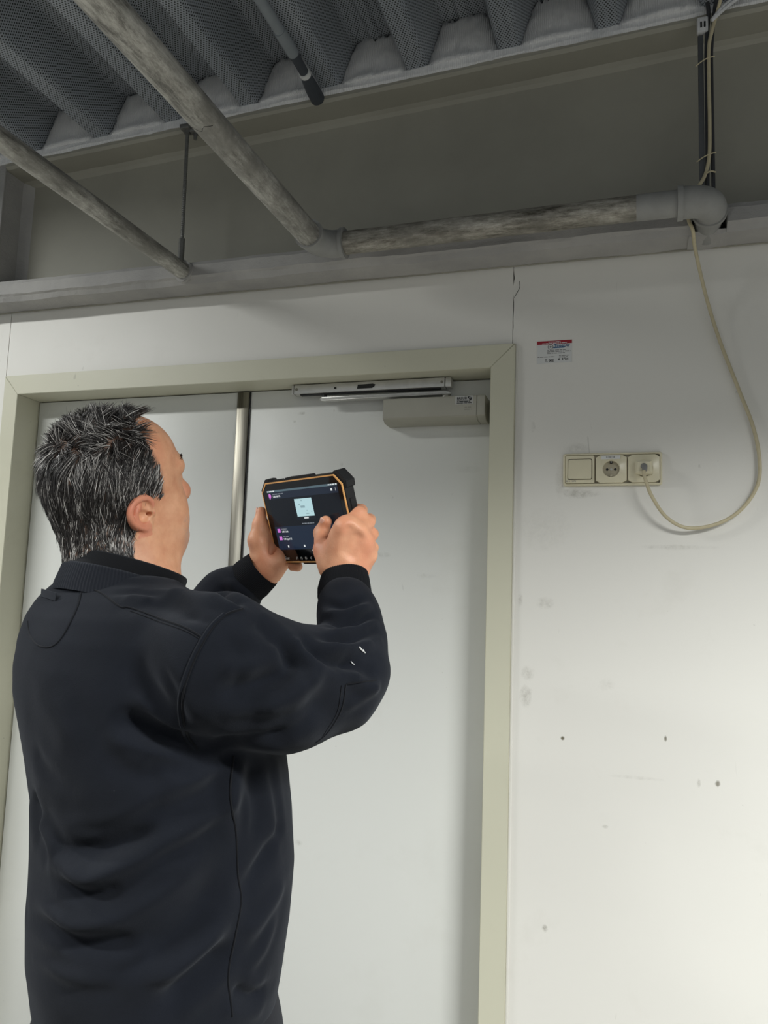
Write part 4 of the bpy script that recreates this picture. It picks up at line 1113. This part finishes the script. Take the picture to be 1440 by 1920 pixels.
# folds of the cloth: surface curves, width (m), height (m; negative = valley)
FOLDS = [
 ([(88, 1590), (180, 1594), (310, 1556)], .014, -.009), ([(100, 1618), (170, 1650), (250, 1612), (330, 1560), (430, 1500)], .017, .011),
 ([(105, 1640), (160, 1676), (240, 1660)], .010, -.005),
 ([(52, 1712), (100, 1742), (160, 1768), (275, 1764)], .013, -.008), ([(60, 1700), (130, 1728), (200, 1718), (300, 1650), (420, 1568)], .020, .009),
 ([(250, 1795), (330, 1742), (432, 1640)], .020, -.007), ([(300, 1885), (380, 1820), (440, 1765)], .016, -.009), ([(260, 1850), (340, 1800), (436, 1715)], .018, .008),
 ([(200, 1335), (290, 1380), (372, 1408)], .016, -.009), ([(190, 1370), (280, 1410), (360, 1440)], .018, .006), ([(240, 1290), (310, 1340), (365, 1370)], .014, .005),
 ([(250, 1452), (330, 1432), (420, 1418)], .014, -.005), ([(300, 1560), (380, 1500), (445, 1430)], .018, -.006),
 ([(450, 1410), (440, 1480), (425, 1540)], .014, .006), ([(470, 1420), (480, 1500), (470, 1600)], .02, -.005),
 ([(70, 1520), (95, 1580), (105, 1612)], .014, .005), ([(60, 1480), (80, 1560)], .02, -.006),
 ([(430, 1850), (470, 1870), (505, 1850)], .012, -.008), ([(440, 1700), (480, 1640), (520, 1560)], .016, -.005), ([(445, 1760), (490, 1720), (535, 1640)], .014, .005),
 # upper arm and elbow
 ([(395, 1300), (470, 1290), (535, 1262), (578, 1212)], .015, -.009), ([(470, 1330), (550, 1300), (600, 1240)], .020, .008),
 ([(520, 1190), (540, 1225), (565, 1255)], .010, -.006), ([(545, 1192), (565, 1225), (590, 1240)], .010, .006),
 ([(575, 1205), (600, 1230), (640, 1240), (680, 1225)], .010, -.009), ([(600, 1195), (640, 1200), (690, 1180), (715, 1175)], .008, -.007), ([(602, 1212), (650, 1222), (712, 1202)], .009, .006),
 ([(606, 1165), (650, 1172), (705, 1148)], .007, -.006), ([(604, 1150), (650, 1156), (702, 1130)], .008, .005), ([(608, 1180), (655, 1188), (712, 1165)], .008, .005),
 ([(604, 1130), (640, 1138), (690, 1122)], .007, -.004),
 ([(640, 1235), (680, 1262), (715, 1255)], .010, -.005), ([(650, 1255), (690, 1285), (715, 1290)], .012, .005), ([(560, 1300), (610, 1330), (640, 1360)], .022, -.005),
 ([(470, 1160), (500, 1185), (520, 1215)], .014, -.005), ([(420, 1350), (500, 1350), (570, 1330)], .02, -.004), ([(390, 1390), (470, 1385), (560, 1378)], .014, -.005),
 # shoulders and back
 ([(250, 1120), (310, 1140), (380, 1165)], .016, -.004), ([(300, 1110), (360, 1120), (420, 1142)], .014, .005), ([(230, 1118), (285, 1128)], .012, .004),
 ([(60, 1240), (110, 1330), (160, 1420)], .035, .004), ([(230, 1230), (290, 1280), (345, 1330)], .03, -.004), ([(120, 1480), (200, 1500), (300, 1480)], .03, .004),
 # finer creases
 ([(110, 1562), (220, 1548), (340, 1496)], .009, -.0035), ([(150, 1702), (240, 1690), (360, 1614)], .009, -.0035), ([(85, 1660), (140, 1692), (200, 1702)], .008, .003), ([(190, 1832), (300, 1790), (410, 1696)], .010, -.004),
 ([(65, 1800), (140, 1832), (240, 1830)], .010, .004), ([(330, 1456), (400, 1432), (452, 1402)], .008, -.0035), ([(225, 1400), (300, 1428), (360, 1458)], .009, -.0035), ([(260, 1620), (340, 1590), (430, 1530)], .009, -.003),
 ([(455, 1440), (472, 1520), (464, 1590)], .008, .003), ([(500, 1420), (518, 1500), (528, 1590)], .009, -.0035), ([(458, 1655), (500, 1602), (532, 1535)], .008, -.003), ([(450, 1822), (490, 1780), (522, 1700)], .009, .0035),
 ([(428, 1182), (448, 1232), (440, 1292)], .009, -.003), ([(556, 1204), (574, 1242), (566, 1292)], .008, -.0035), ([(598, 1240), (632, 1258), (672, 1252), (708, 1238)], .007, -.0035), ([(400, 1245), (470, 1250), (520, 1232)], .010, .003),
 ([(612, 1148), (650, 1150), (692, 1138)], .006, .003), ([(480, 1392), (540, 1372), (600, 1340)], .009, -.003), ([(640, 1330), (680, 1310), (708, 1280)], .008, .003), ([(120, 1300), (180, 1370), (250, 1420)], .018, -.003),
 ([(300, 1240), (330, 1300), (345, 1360)], .010, -.003), ([(60, 1400), (90, 1450), (130, 1470)], .014, -.003), ([(330, 1150), (370, 1160), (405, 1172)], .007, -.0025), ([(200, 1110), (260, 1112), (320, 1118)], .007, -.0025),
 # left sleeve
 ([(400, 1100), (430, 1120), (462, 1138)], .010, -.005), ([(420, 1085), (450, 1108), (475, 1125)], .009, .005), ([(395, 1112), (420, 1135), (450, 1145)], .009, .004),
]
def apply_folds(V, Q, tree):
    N = normals(V, Q); D = np.zeros(len(V))
    for pl, w, A in FOLDS:
        P = hits(crv(pl, 8), tree, 0., 3.)
        if len(P) < 3: continue
        P = np.array(P)
        sel = np.where(((V > P.min(0)-3.5*w) & (V < P.max(0)+3.5*w)).all(1))[0]
        if not len(sel): continue
        d2 = ((V[sel][:, None, :]-P[None])**2).sum(2); k = d2.argmin(1); d = np.sqrt(d2[np.arange(len(sel)), k])
        t = k/(len(P)-1); tp = np.clip(np.minimum(t, 1-t)/.28, 0, 1); tp = tp*tp*(3-2*tp); tp = .12+.88*tp
        D[sel] += (1.45 if A < -.004 or A > .004 else 1.15)*A*tp*(np.exp(-(d/w)**2)-.35*np.exp(-((d-1.7*w)/w)**2))
    return V+N*D[:, None]
sv = apply_folds(sv, sq, bt)
# broad unevenness of soft cloth
N_ = normals(sv, sq)
ph = RNG.random((10, 4))*6.28; kk = RNG.normal(0, 26, (10, 3))
sv = sv+N_*(sum(np.sin(sv@kk[i]+ph[i, 0]) for i in range(10))*.00055)[:, None]
sv = smooth_v(sv, sq, 1, .4)
shirt = npmesh('sweatshirt', sv, sq, M_sweat, person); tag(shirt, 'dark navy fleece sweatshirt')
bt = bvh_of(sv, sq)
def seam(pl, r=.0014, name='seam', mat=None, off=.0004):
    P = hits(crv(pl, 6), bt, off, 4.)
    if len(P) > 3:
        P = [P[0]]+[(P[i-1]+P[i]*2+P[i+1])/4 for i in range(1, len(P)-1)]+[P[-1]]
        tube(name, P, r, mat or M_seam, shirt, 6)
arm = [(455, 1142), (425, 1152), (398, 1178), (372, 1222), (355, 1262), (344, 1300), (343, 1340), (352, 1378), (370, 1404)]
seam(arm, .0016); seam([(x-9, y+1) for x, y in arm[1:]], .0010, 'stitching'); seam([(x-5, y) for x, y in arm[1:]], .0030, 'seam', M_sweat)
sho = [(150, 1098), (190, 1112), (225, 1138), (245, 1140), (300, 1160), (350, 1178), (382, 1197)]
seam(sho, .0014); seam([(x, y+6) for x, y in sho[3:]], .0008, 'stitching')
seam([(152, 1112), (145, 1140), (120, 1190), (98, 1212), (72, 1210), (56, 1190), (52, 1165)], .0011, 'stitching')
seam([(438, 1418), (432, 1490), (442, 1560), (446, 1640), (452, 1690), (440, 1760), (428, 1830), (436, 1905)], .0014)
seam([(648, 1283), (640, 1330), (615, 1372), (592, 1392)], .0011, 'stitching'); seam([(650, 1282), (680, 1278), (706, 1276)], .0011, 'stitching'); seam([(640, 1285), (632, 1335), (605, 1380)], .0008, 'stitching')
# hanging loop below the collar
lp = hits([(76, 1112), (108, 1122)], bt, .0035, 5.)
if len(lp) > 2:
    parts = []
    n_ = -_F
    for q in (0,):
        V, Fc = [], []
        for p in lp:
            for dz, dy in ((.0055, 0), (.0055, .0022), (-.0055, .0022), (-.0055, 0)): V.append(p+UPV*dz+n_*dy)
        for i in range(len(lp)-1):
            for k in range(4): Fc.append((i*4+k, i*4+(k+1) % 4, (i+1)*4+(k+1) % 4, (i+1)*4+k))
        Fc += [(0, 1, 2, 3), tuple((len(lp)-1)*4+k for k in (3, 2, 1, 0))]
    mesh('hanging_loop', V, Fc, M_rib, shirt)
# paint specks on the forearm
for (a, b, c, d) in [((673, 1213), (681, 1221), .0011, 0), ((680, 1218), (684, 1224), .0008, 0), ((658, 1240), (664, 1246), .0007, 0)]:
    seam([a, ((a[0]+b[0])/2, (a[1]+b[1])/2+1), b], c, 'paint_speck', M_paper, .0008)

# ribbed collar and the stand-up collar inside it
def ring_strip(name, c, ax, ex, ey, rings, mat, parent, n=240, ribs=0, ribamp=0., a0=0., a1=2*math.pi, closed=True):
    """rings: (height along ax, rx, ry, shift along ex)"""
    V, Fc = [], []; m = len(rings)
    N = n if closed else n+1
    for i in range(N):
        a = a0+(a1-a0)*i/n
        rb = 1+ribamp*math.cos(a*ribs)
        for (h_, rx, ry, sh) in rings:
            V.append(c+ax*h_+ex*(rx*rb*math.cos(a)+sh)+ey*(ry*rb*math.sin(a)))
    for i in range(n):
        j = (i+1) % N
        for k in range(m-1): Fc.append((i*m+k, j*m+k, j*m+k+1, i*m+k+1))
    return mesh(name, V, Fc, mat, parent, True)
cax = UPV*math.cos(.23)+BF*math.sin(.23); cex = BF*math.cos(.23)-UPV*math.sin(.23)
CC = onB(231, 1093, 1.245)
ring_strip('rib_collar', CC, cax, cex, BR, [(-.034, .100, .108, .006), (-.022, .098, .102, .004), (-.008, .0945, .096, .002), (.004, .0915, .092, 0), (.008, .090, .090, 0), (.006, .088, .088, 0), (-.02, .087, .087, 0)], M_rib, shirt, 480, 120, .0065)
g0 = .34
ring_strip('stand_collar', CC, cax, cex, BR, [(-.015, .092, .087, .0), (.004, .0905, .086, .0), (.018, .089, .085, .002), (.026, .0885, .085, .003), (.029, .087, .0835, .003), (.026, .0845, .081, .003), (.0, .083, .080, .0)], M_polo, shirt, 160, 0, 0, g0, 2*math.pi-g0, False)
# ribbed cuffs
def cuff(A, B, r0, r1):
    d = B-A; L = np.linalg.norm(d); d /= L
    ex = np.cross(d, UPV); ex /= np.linalg.norm(ex); ey = np.cross(d, ex)
    ring_strip('cuff', A, d, ex, ey, [(-.010, r0*.92, r0*.92, 0), (.0, r0, r0, 0), (L*.3, r0*1.02, r0*1.02, 0), (L*.7, (r0+r1)/2*1.01, (r0+r1)/2*1.01, 0), (L*.96, r1*1.01, r1*1.01, 0), (L, r1*.98, r1*.98, 0), (L*.97, r1*.93, r1*.93, 0), (L*.5, r1*.9, r1*.9, 0)], M_cuff, shirt, 320, 80, .010)
cuff(ribR0, ribR1, .0405, .0345)
cuff(ribL0, ribL1, .0395, .0365)

# trousers and shoes
hipc = onB(295, 1960, BB); hipc = np.array([hipc[0], hipc[1], HEM+.03])
def build_trousers():
    f = Field((hipc[0]-.33, hipc[1]-.33, .03), (hipc[0]+.33, hipc[1]+.33, hipc[2]+.12), .009)
    f.ell(hipc-UPV*.05, (.172, .190, .17), np.array([BF, BR, UPV]), .05)
    f.cone(hipc+UPV*.05, hipc-UPV*.05, .150, .158, .05)
    for s in (-1, 1):
        hj = hipc+BR*s*.095-UPV*.10; kn = hipc+BR*s*.11+BF*.02; kn[2] = .47; an = hipc+BR*s*.12-BF*.01; an[2] = .09
        f.chain([hj, kn, an], [.105, .080, .070], .03)
    return f.mesh()
pv, pq = build_trousers(); pv = smooth_v(pv, pq, 3, .5)
tr = npmesh('trousers', pv, pq, M_trouser, person)
ring_strip('waistband', np.array([hipc[0], hipc[1], HEM-.012]), UPV, BF, BR, [(-.02, .176, .192, 0), (.0, .178, .194, 0), (.02, .176, .192, 0)], M_trouser, tr, 64)
for s in (-1, 1):
    an = hipc+BR*s*.12; an[2] = 0
    f = Field((an[0]-.27, an[1]-.27, -.01), (an[0]+.27, an[1]+.27, .16), .006)
    Rm = np.array([BF, BR, UPV])
    f.ell(an-BF*.03+UPV*.04, (.075, .042, .055), Rm, .03); f.ell(an+BF*.10+UPV*.03, (.105, .050, .042), Rm, .03); f.cone(an-BF*.01+UPV*.05, an-BF*.01+UPV*.13, .05, .048, .03)
    S = f.sl(f.lo, f.lo+9); f.F[S] = np.maximum(f.F[S], .001-f.pts(S)[2])
    v, q = f.mesh(); npmesh('shoe', v, q, M_shoe, person)

# ================================================================ tablet
tab = empty('tablet', TC); tag(tab, 'rugged black tablet with orange rim held in both hands', 'tablet')
MT = Matrix(((TX[0], TY[0], TZ[0], TC[0]), (TX[1], TY[1], TZ[1], TC[1]), (TX[2], TY[2], TZ[2], TC[2]), (0, 0, 0, 1)))
M_tabk = plain('black_rubber', (20, 20, 21), .55, 0, .4, .1, 60)
M_tabedge = plain('black_bumper', (28, 28, 29), .65, 0, .35, .1, 60)
M_orange = plain('orange_trim', (240, 180, 110), .35, 0, .5, .04)
M_glass = NT('tablet_glass'); M_glass.base(lin((8, 9, 11))).set(.06, 0, .5); M_glass = M_glass.m
def glow(name, c, s=1.):
    m = NT(name); m.base((0.01, .01, .01, 1)).set(.12, 0, .2); m.b.inputs['Emission Color'].default_value = lin(c); m.b.inputs['Emission Strength'].default_value = s; return m.m
SC = .8
G_bg = glow('screen_dark', (14, 21, 30), SC); G_panel = glow('screen_panel', (28, 42, 62), SC); G_bar = glow('screen_titlebar', (34, 44, 60), SC); G_status = glow('screen_status', (92, 112, 122), SC)
G_white = glow('screen_white', (240, 245, 246), SC); G_doc = glow('screen_document', (196, 232, 238), SC); G_grey = glow('screen_grey', (128, 134, 142), SC); G_pink = glow('screen_pink', (222, 128, 226), SC); G_card = glow('screen_card', (20, 28, 38), SC)
G_docg = glow('screen_docgrey', (150, 180, 188), SC)
def tprism(name, poly, z0, z1, mat, bev=0., hole=None):
    bm = bmesh.new(); n = len(poly)
    if hole is None:
        a = [bm.verts.new((p[0], p[1], z0)) for p in poly]; b = [bm.verts.new((p[0], p[1], z1)) for p in poly]
        bm.faces.new(a[::-1]); bm.faces.new(b)
        for i in range(n): bm.faces.new((a[i], a[(i+1) % n], b[(i+1) % n], b[i]))
        if bev: bmesh.ops.bevel(bm, geom=list(bm.edges), offset=bev, segments=2, affect='EDGES')
    else:
        R = [[bm.verts.new((p[0], p[1], z)) for p in pl] for pl, z in ((poly, z0), (poly, z1), (hole, z1), (hole, z0))]
        for r in range(4):
            A, B = R[r], R[(r+1) % 4]
            for i in range(n): bm.faces.new((A[i], A[(i+1) % n], B[(i+1) % n], B[i]))
    bm.transform(MT)
    return frombm(name, bm, mat, tab, autosm=35)
def octo(w, h, c): return [(-w+c, -h), (w-c, -h), (w, -h+c), (w, h-c), (w-c, h), (-w+c, h), (-w, h-c), (-w, -h+c)]
w, h = TW/2, TH/2
tprism('casing', octo(w+.0015, h+.0015, .017), -TD, -.0012, M_tabk, .001)
tprism('rim', octo(w, h, .0165), -.003, .0008, M_orange, 0, octo(w-.0022, h-.0022, .0156))
tprism('front_glass', octo(w-.0022, h-.0022, .0156), -.002, .0000, M_glass)
# corner bumpers and side keys
for sx in (-1, 1):
    for sy in (-1, 1):
        pl = [(w-.022, h-.001), (w-.022, h+.0045), (w-.0125, h+.006), (w+.006, h-.0125), (w+.0045, h-.024), (w-.001, h-.024), (w-.001, h-.016), (w-.016, h-.001)]
        pl = [(sx*a, sy*b) for a, b in pl]
        if sx*sy < 0: pl = pl[::-1]
        tprism('corner_bumper', pl, -TD-.002, -.003, M_tabedge, .001)
    tprism('side_bumper', [(sx*(w-.001), -.045), (sx*(w+.0035), -.043), (sx*(w+.0035), -.006), (sx*(w-.001), -.004)][::sx], -TD+.001, -.004, M_tabedge, .0008)
    tprism('side_key', [(sx*(w-.001), .006), (sx*(w+.003), .007), (sx*(w+.003), .030), (sx*(w-.001), .031)][::sx], -TD+.006, -.007, M_tabk, .0008)
for sy in (-1, 1):
    tprism('edge_bumper', [(-.045, sy*(h-.001)), (.03, sy*(h-.001)), (.026, sy*(h+.0042)), (-.041, sy*(h+.0042))][::sy], -TD+.002, -.004, M_tabedge, .0008)
    tprism('edge_key', [(-.085, sy*(h-.001)), (-.055, sy*(h-.001)), (-.056, sy*(h+.0028)), (-.084, sy*(h+.0028))][::sy], -TD+.006, -.006, M_tabk, .0008)
def Z8(X, Y): return tl(490+X/8, 880+Y/8)
def scr(name, x0, y0, x1, y1, z, mat): return tprism(name, [(x0, y0), (x1, y0), (x1, y1), (x0, y1)], z-.0001, z, mat)
sx0, sy1 = Z8(82, 328); sx1 = Z8(1130, 200)[0]; sy0 = Z8(300, 1212)[1]
st_y = Z8(88, 357)[1]; ti_y = Z8(115, 455)[1]; pn_y = Z8(215, 865)[1]
scr('screen', sx0, sy0, sx1, sy1, .0002, G_bg)
scr('status_bar', sx0, st_y, sx1, sy1, .0004, G_status)
scr('title_bar', sx0, ti_y, sx1, st_y-.0004, .0004, G_bar)
scr('list_panel', sx0, sy0+.001, sx1, pn_y, .0004, G_panel)
dx0, dy1 = Z8(492, 447); dx1, dy0 = Z8(806, 690)
cxx0, cyy0 = Z8(548, 765)
scr('document_card', dx0-.003, cyy0, dx1+.003, dy1+.003, .0004, G_card)
scr('document_page', dx0, dy0, dx1, dy1, .0006, G_doc)
ww, hh_ = dx1-dx0, dy1-dy0
for (u0, v0, u1, v1) in [(.38, .86, .44, .93), (.2, .66, .3, .71), (.3, .48, .55, .60), (.55, .12, .72, .17), (.86, .2, .9, .26), (.6, .3, .66, .33)]:
    scr('document_mark', dx0+ww*u0, dy0+hh_*v0, dx0+ww*u1, dy0+hh_*v1, .0008, G_docg)
def TT(x, y, z=.0005): return MT @ Matrix.Translation((x, y, z))
def tt(name, s, size, mat, X, Y, al='LEFT', bold=False):
    a, b = Z8(X, Y); return text(name, s, size, mat, tab, TT(a, b, .0009), al, bold, .00005)
def td_(name, wd, size, mat, X, Y, al='LEFT', seed=1):
    a, b = Z8(X, Y); return dashes(name, [wd], size, mat, tab, TT(a, b, .0009), al, seed)
td_('status_print', .022, .0034, G_white, 90, 340)
td_('status_print', .024, .0034, G_white, 1000, 231, 'LEFT', 4)
td_('screen_print', .032, .0034, G_grey, 172, 378); tt('screen_print', '1.00 NV F5', .0048, G_white, 178, 414, 'LEFT', True)
td_('screen_print', .013, .004, G_white, 685, 724, 'CENTER', 2); td_('screen_print', .034, .0034, G_grey, 708, 806, 'CENTER', 3)
td_('screen_print', .017, .0032, G_grey, 308, 897); tt('screen_print', '1.00 T.deb', .0044, G_white, 316, 936, 'LEFT', True)
td_('screen_print', .017, .0032, G_grey, 332, 1010, 'LEFT', 5); tt('screen_print', '1.00 Appel 25', .0044, G_white, 342, 1046, 'LEFT', True)
for X, Y in ((272, 920), (300, 1034)):
    a, b = Z8(X, Y); scr('list_icon', a-.0042, b-.0034, a+.0042, b+.0034, .0008, G_pink)
a, b = Z8(134, 412)
tprism('pin_icon', [(a-.0012, b-.0055), (a+.0036, b-.0005), (a+.0036, b+.003), (a+.001, b+.0052), (a-.0025, b+.0045), (a-.0036, b+.001)], .0006, .0008, G_pink)
for X, Y in ((415, 1155), (655, 1145)):
    a, b = Z8(X, Y); scr('nav_icon', a-.0018, b-.0018, a+.0018, b+.0018, .0008, G_white)
a, b = Z8(1055, 300); scr('bar_icon', a-.0022, b-.002, a+.0022, b+.002, .0008, G_white)
a, b = Z8(1115, 295)
for k in (-1, 0, 1): scr('menu_dot', a-.0005, b+k*.0018-.0005, a+.0005, b+k*.0018+.0005, .0008, G_white)
a, b = Z8(790, 1208); scr('gesture_bar', a-.004, b-.0005, a+.03, b+.0005, .0008, G_white)
M_print = plain('white_bezel_print', (205, 208, 208), .5)
for X, s_ in ((545, 'F1'), (610, 'F2'), (678, 'F3'), (750, '◁'), (820, '○'), (900, '□')): tt('key_print', s_, .0058, M_print, X, 1331, 'CENTER', True)
tt('logo_print', 'RugGear', .0072, M_print, 305, 1331, 'LEFT', True)
